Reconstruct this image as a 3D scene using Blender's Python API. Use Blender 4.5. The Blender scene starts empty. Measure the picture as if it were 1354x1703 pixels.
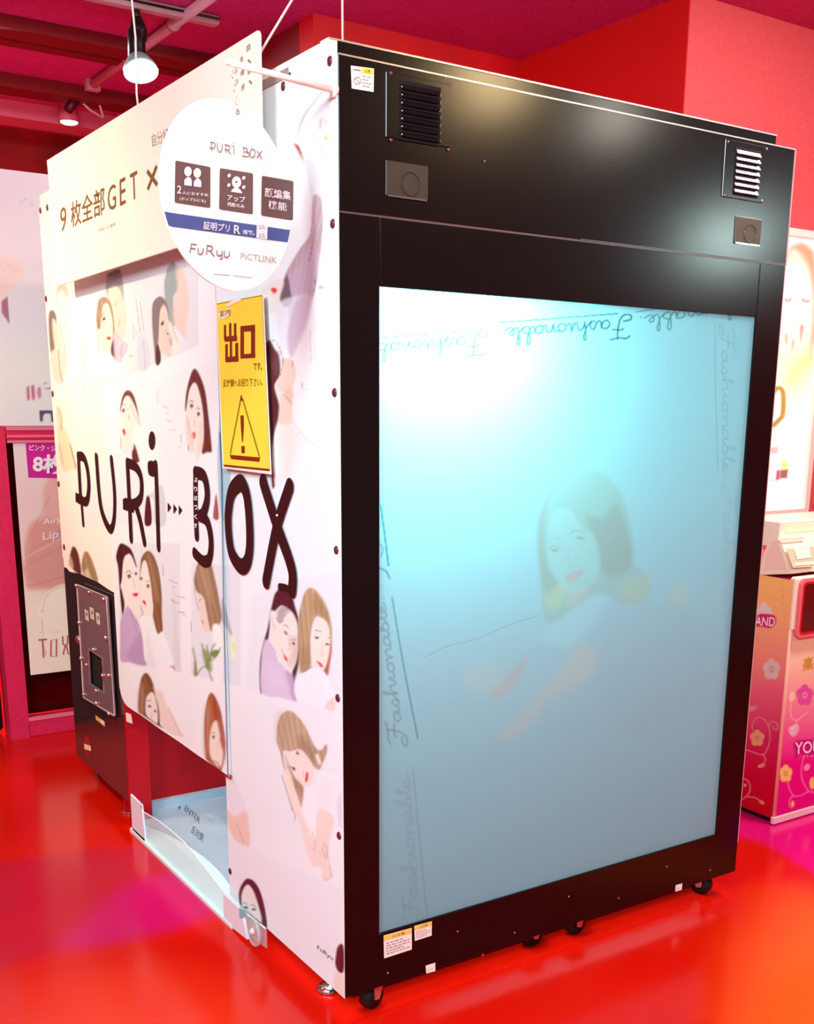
import bpy, math, random
import numpy as np
from mathutils import Vector, Matrix
from mathutils.geometry import tessellate_polygon

random.seed(4)
SC = bpy.context.scene
COL = SC.collection
# ------------------------------------------------------------------ camera
F, CX, CY = 1821.156, 723.008, 1112.590
YAW, PITCH, ROLL = 0.594419, -0.237749, 0.012689
CAM = np.array([-1.113146, -1.999112, 1.415495])


def cam_axes():
    cy, sy, cp, sp, cr, sr = math.cos(YAW), math.sin(YAW), math.cos(PITCH), math.sin(PITCH), math.cos(ROLL), math.sin(ROLL)
    fwd = np.array([sy * cp, cy * cp, sp]); right = np.array([cy, -sy, 0.]); up = np.cross(right, fwd)
    return np.array([cr * right + sr * up, -sr * right + cr * up, fwd])


M3 = cam_axes()
cd = bpy.data.cameras.new('camera'); cam = bpy.data.objects.new('camera', cd); COL.objects.link(cam)
R_, U_, F_ = M3
cam.matrix_world = Matrix(((R_[0], U_[0], -F_[0], CAM[0]), (R_[1], U_[1], -F_[1], CAM[1]), (R_[2], U_[2], -F_[2], CAM[2]), (0, 0, 0, 1)))
cd.sensor_fit = 'VERTICAL'; cd.sensor_height = 36.0; cd.lens = 36.0 * F / 1703
cd.shift_x = (677 - CX) / 1703; cd.shift_y = (CY - 851.5) / 1703
cd.clip_start = 0.05
SC.camera = cam
# ------------------------------------------------------------------ world, lights, exposure
w = bpy.data.worlds.new('arcade_hall'); SC.world = w; w.use_nodes = True
w.node_tree.nodes['Background'].inputs[0].default_value = (1.0, 0.40, 0.40, 1)
w.node_tree.nodes['Background'].inputs[1].default_value = 0.30
SC.view_settings.view_transform = 'Standard'; SC.view_settings.look = 'None'
SC.view_settings.exposure = 0.22; SC.view_settings.gamma = 1.0
SC.view_settings.use_curve_mapping = False


def area(name, loc, target, size, power, col, shape='DISK', sy=None, spread=None):
    l = bpy.data.lights.new(name, 'AREA'); l.shape = shape; l.size = size
    if sy: l.size_y = sy
    l.energy = power; l.color = col
    if spread: l.spread = math.radians(spread)
    o = bpy.data.objects.new(name, l); COL.objects.link(o); o.location = loc
    o.rotation_euler = (Vector(target) - Vector(loc)).to_track_quat('-Z', 'Y').to_euler()
    return o


# ceiling lamps of the hall behind and beside the viewer
area('ceiling_light', (-2.6, -1.2, 2.9), (0, 1.0, 1.0), 1.2, 128, (.73, .96, 1))
area('ceiling_light', (-1.6, -2.9, 2.9), (.3, 0, .9), 0.8, 85, (.84, .97, 1))
area('ceiling_light', (-1.5, 1.9, 2.8), (0, 1.75, 1.5), 0.12, 9, (1, .80, .48), spread=70)
area('ceiling_light', (2.33, -2.65, 2.95), (.4, 0, 1.9), 0.30, 10, (1, .72, .36))
area('ceiling_light', (3.30, -2.85, 2.95), (.7, 0, 1.9), 0.25, 4, (1, .95, .8))
area('ceiling_light', (7.3, -5.6, 2.95), (1.2, 0, 1.7), 0.5, 26, (.75, 1, .95))
area('ceiling_light', (2.23, -0.33, 2.87), (2.1, .3, 0), 0.45, 44, (1, .97, .94), 'RECTANGLE', .35)
area('ceiling_light', (0.1, 3.5, 2.80), (0, 3.2, 0), 0.5, 90, (1, .8, .9))
area('strobe_light', (0.262, .21, 1.60), (.28, 0, 1.48), 0.44, 17, (.8, 1, 1), 'RECTANGLE', .14)
area('booth_light', (0.66, .8, 1.95), (.66, .8, 0), 0.7, 12, (.9, .96, 1), 'RECTANGLE', .5)


# ------------------------------------------------------------------ helpers
def lin(c):
    return tuple(((v / 255) / 12.92 if v / 255 <= .04045 else ((v / 255 + .055) / 1.055) ** 2.4) for v in c[:3])


MATS = {}


def mat(name, col, rough=.5, metal=0., spec=.5, emit=None, es=0., coat=0., trans=0., alpha=1., ior=1.45, noise=None):
    if name in MATS: return MATS[name]
    m = bpy.data.materials.new(name); m.use_nodes = True
    nt = m.node_tree; b = nt.nodes['Principled BSDF']
    c = (*lin(col), 1)
    b.inputs['Base Color'].default_value = c
    b.inputs['Roughness'].default_value = rough; b.inputs['Metallic'].default_value = metal
    b.inputs['Specular IOR Level'].default_value = spec; b.inputs['Coat Weight'].default_value = coat
    b.inputs['Transmission Weight'].default_value = trans; b.inputs['IOR'].default_value = ior
    b.inputs['Alpha'].default_value = alpha
    if emit:
        b.inputs['Emission Color'].default_value = (*lin(emit), 1); b.inputs['Emission Strength'].default_value = es
    if noise:   # (scale, dark colour, bump)
        tc = nt.nodes.new('ShaderNodeTexCoord'); n = nt.nodes.new('ShaderNodeTexNoise'); n.inputs['Scale'].default_value = noise[0]
        n.inputs['Detail'].default_value = 6
        nt.links.new(tc.outputs['Object'], n.inputs['Vector'])
        mx = nt.nodes.new('ShaderNodeMix'); mx.data_type = 'RGBA'
        mx.inputs[6].default_value = c; mx.inputs[7].default_value = (*lin(noise[1]), 1)
        rp = nt.nodes.new('ShaderNodeMapRange'); rp.inputs[1].default_value = .35; rp.inputs[2].default_value = .7
        nt.links.new(n.outputs['Fac'], rp.inputs[0]); nt.links.new(rp.outputs[0], mx.inputs[0])
        nt.links.new(mx.outputs[2], b.inputs['Base Color'])
        if noise[2]:
            bp = nt.nodes.new('ShaderNodeBump'); bp.inputs['Strength'].default_value = noise[2]; bp.inputs['Distance'].default_value = .002
            nt.links.new(n.outputs['Fac'], bp.inputs['Height']); nt.links.new(bp.outputs[0], b.inputs['Normal'])
    MATS[name] = m
    return m


def attr_mat(name, rough=.5, spec=.4, emit=0., coat=0., bump=None):
    if name in MATS: return MATS[name]
    m = bpy.data.materials.new(name); m.use_nodes = True; nt = m.node_tree; b = nt.nodes['Principled BSDF']
    a = nt.nodes.new('ShaderNodeAttribute'); a.attribute_name = 'Col'
    nt.links.new(a.outputs['Color'], b.inputs['Base Color'])
    b.inputs['Roughness'].default_value = rough; b.inputs['Specular IOR Level'].default_value = spec; b.inputs['Coat Weight'].default_value = coat
    if emit:
        nt.links.new(a.outputs['Color'], b.inputs['Emission Color']); b.inputs['Emission Strength'].default_value = emit
    if bump:
        tc = nt.nodes.new('ShaderNodeTexCoord'); n = nt.nodes.new('ShaderNodeTexNoise'); n.inputs['Scale'].default_value = bump[0]
        nt.links.new(tc.outputs['Object'], n.inputs['Vector'])
        bp = nt.nodes.new('ShaderNodeBump'); bp.inputs['Strength'].default_value = bump[1]; bp.inputs['Distance'].default_value = .01
        nt.links.new(n.outputs['Fac'], bp.inputs['Height']); nt.links.new(bp.outputs[0], b.inputs['Normal'])
    MATS[name] = m
    return m


def empty(name, loc, label, cat, group=None):
    o = bpy.data.objects.new(name, None); COL.objects.link(o); o.location = loc; o.empty_display_size = .1
    o['label'] = label; o['category'] = cat
    if group: o['group'] = group
    return o


def tag(o, label, cat, group=None):
    o['label'] = label; o['category'] = cat
    if group: o['group'] = group
    return o


def struct(o): o['kind'] = 'structure'; return o


def wloc(o):
    v = Vector((0, 0, 0))
    while o is not None: v = v + Vector(o.location); o = o.parent
    return v


def obj(name, V, Fc, m, parent=None, smooth=False, cols=None, label=None, origin=None):
    """world-space vertices -> one mesh object whose origin is its own centre"""
    V = np.asarray(V, float).reshape(-1, 3)
    ori = np.array(origin if origin is not None else (V.min(0) + V.max(0)) / 2)
    me = bpy.data.meshes.new(name); me.from_pydata((V - ori).tolist(), [], [tuple(f) for f in Fc]); me.update()
    for mm in (m if isinstance(m, (list, tuple)) else [m]): me.materials.append(mm)
    if smooth:
        me.polygons.foreach_set('use_smooth', [True] * len(me.polygons))
    if cols is not None:
        at = me.color_attributes.new('Col', 'FLOAT_COLOR', 'POINT')
        at.data.foreach_set('color', np.concatenate([cols, np.ones((len(cols), 1))], 1).astype(np.float32).ravel())
    o = bpy.data.objects.new(name, me); COL.objects.link(o)
    if parent is not None: o.parent = parent
    o.location = Vector(ori) - (wloc(parent) if parent is not None else Vector((0, 0, 0)))
    if label: o['label'] = label
    return o


class MB:
    def __init__(s): s.V = []; s.F = []

    def add(s, V, Fc):
        n = len(s.V); s.V += [tuple(v) for v in V]; s.F += [tuple(i + n for i in f) for f in Fc]; return s

    def box(s, a, b, ch=0.):
        x0, y0, z0 = [min(p, q) for p, q in zip(a, b)]; x1, y1, z1 = [max(p, q) for p, q in zip(a, b)]
        if ch <= 0:
            V = [(x, y, z) for z in (z0, z1) for x, y in ((x0, y0), (x1, y0), (x1, y1), (x0, y1))]
            return s.add(V, [(3, 2, 1, 0), (4, 5, 6, 7), (0, 1, 5, 4), (1, 2, 6, 5), (2, 3, 7, 6), (3, 0, 4, 7)])
        # chamfered box via convex hull of 24 points
        import bmesh
        bm = bmesh.new()
        for sx in (0, 1):
            for sy in (0, 1):
                for sz in (0, 1):
                    p = [(x0, x1)[sx], (y0, y1)[sy], (z0, z1)[sz]]; d = [(1, -1)[sx] * ch, (1, -1)[sy] * ch, (1, -1)[sz] * ch]
                    for k in range(3):
                        q = [p[i] + (0 if i == k else d[i]) for i in range(3)]; bm.verts.new(q)
        bmesh.ops.convex_hull(bm, input=bm.verts)
        bmesh.ops.dissolve_limit(bm, angle_limit=.01, verts=bm.verts, edges=bm.edges)
        bm.verts.index_update()
        V = [tuple(v.co) for v in bm.verts]; Fc = [[v.index for v in f.verts] for f in bm.faces]; bm.free()
        return s.add(V, Fc)

    def tube(s, pts, r, n=10, cap=True):
        pts = [Vector(p) for p in pts]; rs = r if isinstance(r, (list, tuple)) else [r] * len(pts)
        V = []; Fc = []; ref = None
        for i, p in enumerate(pts):
            t = (pts[min(i + 1, len(pts) - 1)] - pts[max(i - 1, 0)]).normalized()
            if ref is None or abs(ref.dot(t)) > .95: ref = Vector((0, 0, 1)) if abs(t.z) < .9 else Vector((1, 0, 0))
            a = t.cross(ref).normalized(); b = t.cross(a)
            ref = b if False else ref
            for k in range(n):
                an = 2 * math.pi * k / n; V.append(p + (a * math.cos(an) + b * math.sin(an)) * rs[i])
        for i in range(len(pts) - 1):
            for k in range(n): Fc.append((i * n + k, i * n + (k + 1) % n, (i + 1) * n + (k + 1) % n, (i + 1) * n + k))
        if cap: Fc.append(tuple(range(n))[::-1]); Fc.append(tuple(range((len(pts) - 1) * n, len(pts) * n)))
        return s.add(V, Fc)

    def cyl(s, a, b, r, n=20): return s.tube([a, b], r, n)

    def ring(s, c, ax, R0, r, n=24, m=8):
        ax = Vector(ax).normalized(); u = ax.orthogonal().normalized(); v = ax.cross(u); c = Vector(c); V = []; Fc = []
        for i in range(n):
            t = 2 * math.pi * i / n; d = u * math.cos(t) + v * math.sin(t)
            for j in range(m):
                q = 2 * math.pi * j / m; V.append(c + d * (R0 + r * math.cos(q)) + ax * r * math.sin(q))
        for i in range(n):
            for j in range(m):
                Fc.append((i * m + j, i * m + (j + 1) % m, ((i + 1) % n) * m + (j + 1) % m, ((i + 1) % n) * m + j))
        return s.add(V, Fc)

    def dome(s, c, ax, r, h, n=14, m=4):
        ax = Vector(ax).normalized(); u = ax.orthogonal().normalized(); v = ax.cross(u); c = Vector(c); V = []; Fc = []
        for j in range(m):
            a = math.pi / 2 * j / m
            for i in range(n):
                t = 2 * math.pi * i / n; V.append(c + (u * math.cos(t) + v * math.sin(t)) * r * math.cos(a) + ax * h * math.sin(a))
        V.append(c + ax * h)
        for j in range(m - 1):
            for i in range(n): Fc.append((j * n + i, j * n + (i + 1) % n, (j + 1) * n + (i + 1) % n, (j + 1) * n + i))
        for i in range(n): Fc.append(((m - 1) * n + i, (m - 1) * n + (i + 1) % n, m * n))
        return s.add(V, Fc)

    def prism(s, poly, ext):
        """closed 3-D polygon extruded by vector ext"""
        n = len(poly); A = [Vector(p) for p in poly]; e = Vector(ext)
        tri = tessellate_polygon([A]); V = A + [p + e for p in A]
        Fc = [tuple(t) for t in tri] + [tuple(i + n for i in t[::-1]) for t in tri]
        Fc += [(i, (i + 1) % n, (i + 1) % n + n, i + n) for i in range(n)]
        return s.add(V, Fc)

    def obj(s, name, m, parent=None, smooth=False, label=None, origin=None):
        return obj(name, s.V, s.F, m, parent, smooth, None, label, origin)


def each(mb_list, name, m, parent, smooth=False): return [q.obj(name, m, parent, smooth) for q in mb_list]


class Pl:
    """a real plane of the scene; points of the photograph are looked up on it"""
    def __init__(s, p0, n): s.p = np.array(p0, float); n = np.array(n, float); s.n = n / np.linalg.norm(n)

    def at(s, x, y, lift=0.):
        d = np.array([(x - CX) / F, -(y - CY) / F, 1.]) @ M3
        p0 = s.p + s.n * lift
        return CAM + d * (np.dot(p0 - CAM, s.n) / np.dot(d, s.n))

    def proj(s, P):
        d = (np.asarray(P) - CAM) @ M3.T
        return np.stack([CX + F * d[:, 0] / d[:, 2], CY - F * d[:, 1] / d[:, 2]], 1)

    def uv(s):
        up = np.array([0, 0, 1.]) if abs(s.n[2]) < .9 else np.array([0, 1., 0])
        u = np.cross(up, s.n); u /= np.linalg.norm(u); return u, up


def spl(pts, closed=True, k=5):
    P = np.array(pts, float); n = len(P); out = []
    rng = n if closed else n - 1
    for i in range(rng):
        g = lambda j: P[j % n] if closed else P[min(max(j, 0), n - 1)]
        a, b, c, d = g(i - 1), g(i), g(i + 1), g(i + 2)
        for j in range(k):
            t = j / k
            out.append(.5 * ((2 * b) + (-a + c) * t + (2 * a - 5 * b + 4 * c - d) * t * t + (-a + 3 * b - 3 * c + d) * t ** 3))
    if not closed: out.append(P[-1])
    return np.array(out)


# ---- paint layers, evaluated per vertex; coordinates given in a zoomed view of the photograph
VIEW = [0, 0, 1.]


def view(ox, oy, s): VIEW[:] = [ox, oy, s]


def vp(pts):
    P = np.array(pts, float).reshape(-1, 2); return P / VIEW[2] + np.array(VIEW[:2])


def P(col, *pts, f=1.0, a=1., smooth=True):
    q = vp(pts); return ('P', spl(q, True, 4) if smooth else q, col, f, a)


def Q(col, *pts, f=.6, a=1.): return P(col, *pts, f=f, a=a, smooth=False)


def L(col, w, *pts, f=.7, a=1., smooth=True):
    q = vp(pts); return ('L', spl(q, False, 4) if smooth and len(q) > 2 else q, col, w / VIEW[2] / 2, f, a)


def E(col, cx, cy, rx, ry, ang=0., f=.8, a=1.):
    t = np.linspace(0, 2 * math.pi, 20, endpoint=False); c, s = math.cos(math.radians(ang)), math.sin(math.radians(ang))
    x, y = rx * np.cos(t), ry * np.sin(t)
    return ('P', vp(np.stack([cx + c * x - s * y, cy + s * x + c * y], 1)), col, f, a)


def G(*stops): return ('G', [(vp((0, y))[0][1], lin(c)) for y, c in stops])


def segdist(X, A, B):
    out = np.full(len(X), 1e9)
    for a, b in zip(A, B):
        ab = b - a; l = max((ab ** 2).sum(), 1e-9)
        t = np.clip(((X - a) @ ab) / l, 0, 1)
        out = np.minimum(out, ((X - a - t[:, None] * ab) ** 2).sum(1))
    return np.sqrt(out)


HAIR = [False]


def paint(X, base, layers):
    C = np.tile(np.array(lin(base)), (len(X), 1))
    for Ly in layers:
        if Ly[0] == 'G':
            ys = [s_[0] for s_ in Ly[1]]
            for k in range(3): C[:, k] = np.interp(X[:, 1], ys, [s_[1][k] for s_ in Ly[1]])
            continue
        pts, col = Ly[1], np.array(lin(Ly[2])); f, a = Ly[-2], Ly[-1]; mg = f * 2 + (Ly[3] if Ly[0] == 'L' else 0) + 1
        lo, hi = pts.min(0) - mg, pts.max(0) + mg
        idx = np.where((X[:, 0] > lo[0]) & (X[:, 0] < hi[0]) & (X[:, 1] > lo[1]) & (X[:, 1] < hi[1]))[0]
        if not len(idx): continue
        Y = X[idx]
        if Ly[0] == 'P':
            A, B = pts, np.roll(pts, -1, 0); d = segdist(Y, A, B); ins = np.zeros(len(Y), bool)
            for p, q in zip(A, B):
                if p[1] == q[1]: continue
                c = ((p[1] > Y[:, 1]) != (q[1] > Y[:, 1])) & (Y[:, 0] < (q[0] - p[0]) * (Y[:, 1] - p[1]) / (q[1] - p[1]) + p[0])
                ins ^= c
            al = np.clip(.5 + np.where(ins, d, -d) / (2 * f), 0, 1)
        else:
            d = segdist(Y, pts[:-1], pts[1:]); al = np.clip(.5 + (Ly[3] - d) / (2 * f), 0, 1)
        al = (al * al * (3 - 2 * al) * a)[:, None]
        r8, g8, b8 = Ly[2]
        if HAIR[0] and Ly[0] == 'P' and r8 > g8 >= b8 - 24 and r8 < 215 and g8 < 180 and 12 < r8 - b8 < 110:   # printed hair: fine strands
            ax = (pts - pts.mean(0)); w_, v_ = np.linalg.eigh(ax.T @ ax); n_ = v_[:, 0]; t_ = v_[:, 1]
            s_ = (Y - pts.mean(0)) @ n_; q_ = (Y - pts.mean(0)) @ t_; R0 = max(np.abs(ax @ n_).max(), 1); bend = s_ * (1 - .25 * (q_ / max(np.abs(ax @ t_).max(), 1)) ** 2)
            k_ = 1 + .16 * np.sin(bend * 1.7 + .6 * np.sin(q_ * .08)) + .12 * np.sin(bend * .75 + 1 + .5 * np.sin(q_ * .05)) - .18 * (np.abs(s_) / R0) ** 2
            col = col * k_[:, None]
        C[idx] = C[idx] * (1 - al) + col * al
    return C


def sheet(name, pl, lo, hi, nu, nv, base, layers, m, parent=None, mask=None, lift=0., label=None, wave=None):
    """painted sheet on plane pl; lo/hi = world corners (opposite); mask(P)->bool keep; wave(u,v)->offset"""
    u, v = pl.uv(); lo = np.array(lo, float); hi = np.array(hi, float)
    p0 = pl.p + pl.n * lift
    ul, uh = sorted((np.dot(lo - p0, u), np.dot(hi - p0, u))); vl, vh = sorted((np.dot(lo - p0, v), np.dot(hi - p0, v)))
    uu, vv = np.meshgrid(np.linspace(ul, uh, nu), np.linspace(vl, vh, nv))
    uu, vv = uu.ravel(), vv.ravel()
    if mask is not None: uu, vv = mask(uu, vv, ul, uh, vl, vh)
    W = p0 + uu[:, None] * u + vv[:, None] * v
    C = paint(pl.proj(W), base, layers)
    if wave is not None: W = W + pl.n * wave((uu - ul) / (uh - ul), (vv - vl) / (vh - vl))[:, None]
    i = np.arange(nu * nv).reshape(nv, nu)
    Fc = np.stack([i[:-1, :-1].ravel(), i[:-1, 1:].ravel(), i[1:, 1:].ravel(), i[1:, :-1].ravel()], 1)
    return obj(name, W, Fc.tolist(), m, parent, True, C, label)


def ribbon(pts, wd, closed=False, smooth=True, cap=True):
    """2-D ribbon outline (plane coords) -> verts, faces"""
    p = spl(pts, closed, 5) if smooth and len(pts) > 2 else np.array(pts, float)
    n = len(p); ws = np.interp(np.linspace(0, 1, n), np.linspace(0, 1, len(wd)), wd) if hasattr(wd, '__len__') else np.full(n, wd)
    T = (np.roll(p, -1, 0) - np.roll(p, 1, 0)) if closed else np.gradient(p, axis=0)
    T /= np.linalg.norm(T, axis=1)[:, None] + 1e-12; N = np.stack([-T[:, 1], T[:, 0]], 1)
    Lf, Rt = p + N * ws[:, None] / 2, p - N * ws[:, None] / 2
    V = [q for k in range(n) for q in (Lf[k], Rt[k])]
    m_ = n if closed else n - 1
    Fc = [(2 * k, 2 * k + 1, 2 * ((k + 1) % n) + 1, 2 * ((k + 1) % n)) for k in range(m_)]
    if cap and not closed:
        for e, sg in ((0, -1), (n - 1, 1)):
            a0 = math.atan2(N[e][1], N[e][0]); c = len(V)
            for k in range(9):
                an = a0 - sg * math.pi * k / 8; V.append(p[e] + np.array([math.cos(an), math.sin(an)]) * ws[e] / 2)
            Fc.append(tuple(range(c, c + 9)))
    return V, Fc


class Dec:
    """flat lettering / print on a plane: pieces stacked in hair-thin layers of ink, one mesh"""
    def __init__(s, pl, lift=.001): s.pl = pl; s.V = []; s.F = []; s.l = lift; s.u, s.v = pl.uv(); s.done = []

    def cut(s):
        if s.V: s.done.append((s.V, s.F)); s.V = []; s.F = []
        return s

    def _add(s, W, Fc): n = len(s.V); s.V += [tuple(q) for q in W]; s.F += [tuple(i + n for i in f) for f in Fc]; s.l += .00006

    def poly(s, *pts, smooth=False):
        q = vp(pts); q = spl(q, True, 4) if smooth else q
        W = [s.pl.at(x, y, s.l) for x, y in q]
        s._add(W, tessellate_polygon([[Vector(k) for k in W]])); return s

    def ell(s, cx, cy, rx, ry, ang=0):
        t = np.linspace(0, 2 * math.pi, 24, endpoint=False); c, d = math.cos(math.radians(ang)), math.sin(math.radians(ang))
        return s.poly(*[(cx + c * rx * math.cos(k) - d * ry * math.sin(k), cy + d * rx * math.cos(k) + c * ry * math.sin(k)) for k in t])

    def line(s, wd, *pts, closed=False, smooth=True, cap=True):
        p0 = s.pl.p + s.pl.n * s.l
        uv = [(np.dot(s.pl.at(x, y, s.l) - p0, s.u), np.dot(s.pl.at(x, y, s.l) - p0, s.v)) for x, y in vp(pts)]
        V, Fc = ribbon(uv, wd, closed, smooth, cap)
        s._add([p0 + a * s.u + b * s.v for a, b in V], Fc); return s

    def text(s, t, bl, br, tl, weight=0.):
        """text box: bottom-left, bottom-right, top-left in the view"""
        A, B, Cc = [s.pl.at(x, y, s.l) for x, y in vp([bl, br, tl])]
        V, Fc = glyphs(t, weight); V = np.array(V); lo, hi = V.min(0), V.max(0); q = (V - lo) / np.maximum(hi - lo, 1e-9)
        s.cut(); s._add([A + a * (B - A) + b * (Cc - A) for a, b in q], Fc); return s.cut()

    def obj(s, name, m, parent=None, label=None):
        s.cut(); return [obj(name, V, Fc, m, parent, False, None, label if k == 0 else None) for k, (V, Fc) in enumerate(s.done)][0]


def glyphs(t, weight=0.):
    cu = bpy.data.curves.new('t', 'FONT'); cu.body = t; cu.offset = weight; cu.resolution_u = 3; cu.align_x = 'LEFT'; cu.space_line = .95
    o = bpy.data.objects.new('t', cu); COL.objects.link(o)
    dg = bpy.context.evaluated_depsgraph_get(); dg.update()
    me = bpy.data.meshes.new_from_object(o.evaluated_get(dg))
    V = [(v.co.x, v.co.y) for v in me.vertices]; Fc = [tuple(p.vertices) for p in me.polygons]
    bpy.data.objects.remove(o); bpy.data.curves.remove(cu); bpy.data.meshes.remove(me)
    if not V: V, Fc = [(0, 0), (1, 0), (1, 1), (0, 1)], [(0, 1, 2, 3)]
    return V, Fc


SIDE = Pl((0, 0, 0), (-1, 0, 0)); FRONT = Pl((0, 0, 0), (0, -1, 0)); FLOOR = Pl((0, 0, 0), (0, 0, 1))
PRINT = attr_mat('printed_film', .42, .4)
BW, BL, ZB, ZT = 1.325, 2.11, .077, 2.056
black = mat('black_laminate', (14, 7, 8), .17, spec=.4, noise=(9, (11, 6, 7), 0))
blackp = mat('black_paint', (14, 10, 11), .4)
silver = mat('aluminium', (210, 205, 205), .3, metal=.9)
white = mat('white_laminate', (246, 240, 236), .45)
cream = mat('cream_board', (246, 238, 222), .5)
ink = mat('dark_ink', (48, 8, 14), .5)
inkblack = mat('black_ink', (25, 18, 20), .5)
chrome = mat('chrome', (225, 220, 220), .15, metal=1)
rubber = mat('rubber', (20, 16, 16), .6)
acrylic = mat('clear_acrylic', (214, 238, 242), .08, alpha=.22)
# ================================================================== the setting
CEIL = 2.9; YW = 1.23; YB = 2.25; YF = 4.95
xc = float(Pl((0, YW, 0), (0, -1, 0)).at(1143, 100)[0])       # corner of the pink wall
xb = float(Pl((0, YB, 0), (0, -1, 0)).at(521, 40)[0])         # left corner of the red wall behind the booth


class FloorPl(Pl):
    def proj(s, W): return np.asarray(W)[:, :2] * 100


def FP(col, pts, f, a=1.):
    q = np.array([FLOOR.at(*p)[:2] * 100 for p in pts]); return ('P', spl(q, True, 4), col, f, a)


floor_m = attr_mat('polished_floor', .16, .36, coat=.0)
_nt = floor_m.node_tree; _b = _nt.nodes['Principled BSDF']
_tc = _nt.nodes.new('ShaderNodeTexCoord'); _n = _nt.nodes.new('ShaderNodeTexNoise'); _n.inputs['Scale'].default_value = 2.2; _n.inputs['Detail'].default_value = 5
_n2 = _nt.nodes.new('ShaderNodeTexNoise'); _n2.inputs['Scale'].default_value = 160
_mx = _nt.nodes.new('ShaderNodeMix'); _mx.data_type = 'RGBA'; _mx.blend_type = 'ADD'; _mx.inputs[7].default_value = (.10, .008, .002, 1)
_nt.links.new(_tc.outputs['Object'], _n.inputs['Vector']); _nt.links.new(_tc.outputs['Object'], _n2.inputs['Vector'])
_at = [n for n in _nt.nodes if n.type == 'ATTRIBUTE'][0]
_nt.links.new(_n.outputs['Fac'], _mx.inputs[0]); _nt.links.new(_at.outputs['Color'], _mx.inputs[6]); _nt.links.new(_mx.outputs[2], _b.inputs['Base Color'])
_r = _nt.nodes.new('ShaderNodeMapRange'); _r.inputs[3].default_value = .11; _r.inputs[4].default_value = .23
_nt.links.new(_n.outputs['Fac'], _r.inputs[0]); _nt.links.new(_r.outputs[0], _b.inputs['Roughness'])
_bp = _nt.nodes.new('ShaderNodeBump'); _bp.inputs['Strength'].default_value = .05; _bp.inputs['Distance'].default_value = .002
_nt.links.new(_n2.outputs['Fac'], _bp.inputs['Height']); _nt.links.new(_bp.outputs[0], _b.inputs['Normal'])
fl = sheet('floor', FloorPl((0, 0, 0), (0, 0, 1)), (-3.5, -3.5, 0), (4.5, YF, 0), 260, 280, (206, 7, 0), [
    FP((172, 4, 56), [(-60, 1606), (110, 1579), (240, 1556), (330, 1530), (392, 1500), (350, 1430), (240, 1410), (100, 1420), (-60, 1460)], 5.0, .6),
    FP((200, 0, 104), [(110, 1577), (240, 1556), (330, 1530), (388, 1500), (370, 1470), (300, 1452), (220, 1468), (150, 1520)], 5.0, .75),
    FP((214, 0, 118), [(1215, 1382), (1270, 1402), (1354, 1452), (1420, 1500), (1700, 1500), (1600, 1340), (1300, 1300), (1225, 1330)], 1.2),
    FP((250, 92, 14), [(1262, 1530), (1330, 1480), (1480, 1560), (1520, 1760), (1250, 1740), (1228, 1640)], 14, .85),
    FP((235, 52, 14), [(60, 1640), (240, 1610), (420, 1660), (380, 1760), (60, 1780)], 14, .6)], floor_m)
struct(fl)

ceil_m = mat('crimson_ceiling', (206, 40, 126), .6, noise=(60, (184, 26, 100), .2))
red_m = mat('deep_red_wall', (222, 6, 22), .45, noise=(3, (196, 4, 14), 0))
dark_m = mat('dark_red_wall', (214, 3, 5), .6)
pink_m = mat('pink_wall', (228, 90, 94), .7, noise=(120, (220, 78, 84), .15))
far_m = mat('far_red_wall', (200, 2, 6), .6, noise=(2, (120, 0, 4), 0))


def st(name, a, b, m): return struct(MB().box(a, b).obj(name, m))


st('ceiling', (-3.0, -.8, CEIL), (4.6, YF + .1, CEIL + .08), ceil_m)
st('wall_back', (xb, YB, 0), (xc + .2, YB + .12, CEIL), red_m)
st('wall_left', (-3.0, YF, 0), (xb + .1, YF + .1, CEIL), far_m)
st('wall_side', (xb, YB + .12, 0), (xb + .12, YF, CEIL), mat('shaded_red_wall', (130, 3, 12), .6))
st('wall_right', (xc, YW, 0), (4.5, YB + .12, CEIL + .3), pink_m)
st('wall_front', (5.5, -6, 0), (5.6, 1.3, 2.35), pink_m)  # unseen wall, added for its red reflection in the black end face
st('trim_1', (xc - .004, YW + .002, 0), (xc, YB, CEIL), dark_m)
# ceiling beams (run left to right) and the rail above the far wall
for k, (y0, y1, dz) in enumerate([(2.98, 3.12, .05), (3.22, 3.30, .03), (3.82, 3.98, .06)]):
    st('trim_%d' % (k + 2), (-2.5, y0, CEIL - dz), (xb + .02, y1, CEIL + .01), mat('beam_red', (120, 2, 14), .6))
st('trim_5', (-2.5, 4.32, CEIL - .08), (xb + .02, 4.52, CEIL + .01), mat('rail_pink', (228, 110, 138), .35, spec=.6))
st('trim_6', (-2.5, 4.53, CEIL - .05), (xb + .02, 4.56, CEIL + .01), mat('rail_dark', (110, 6, 30), .5))
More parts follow.
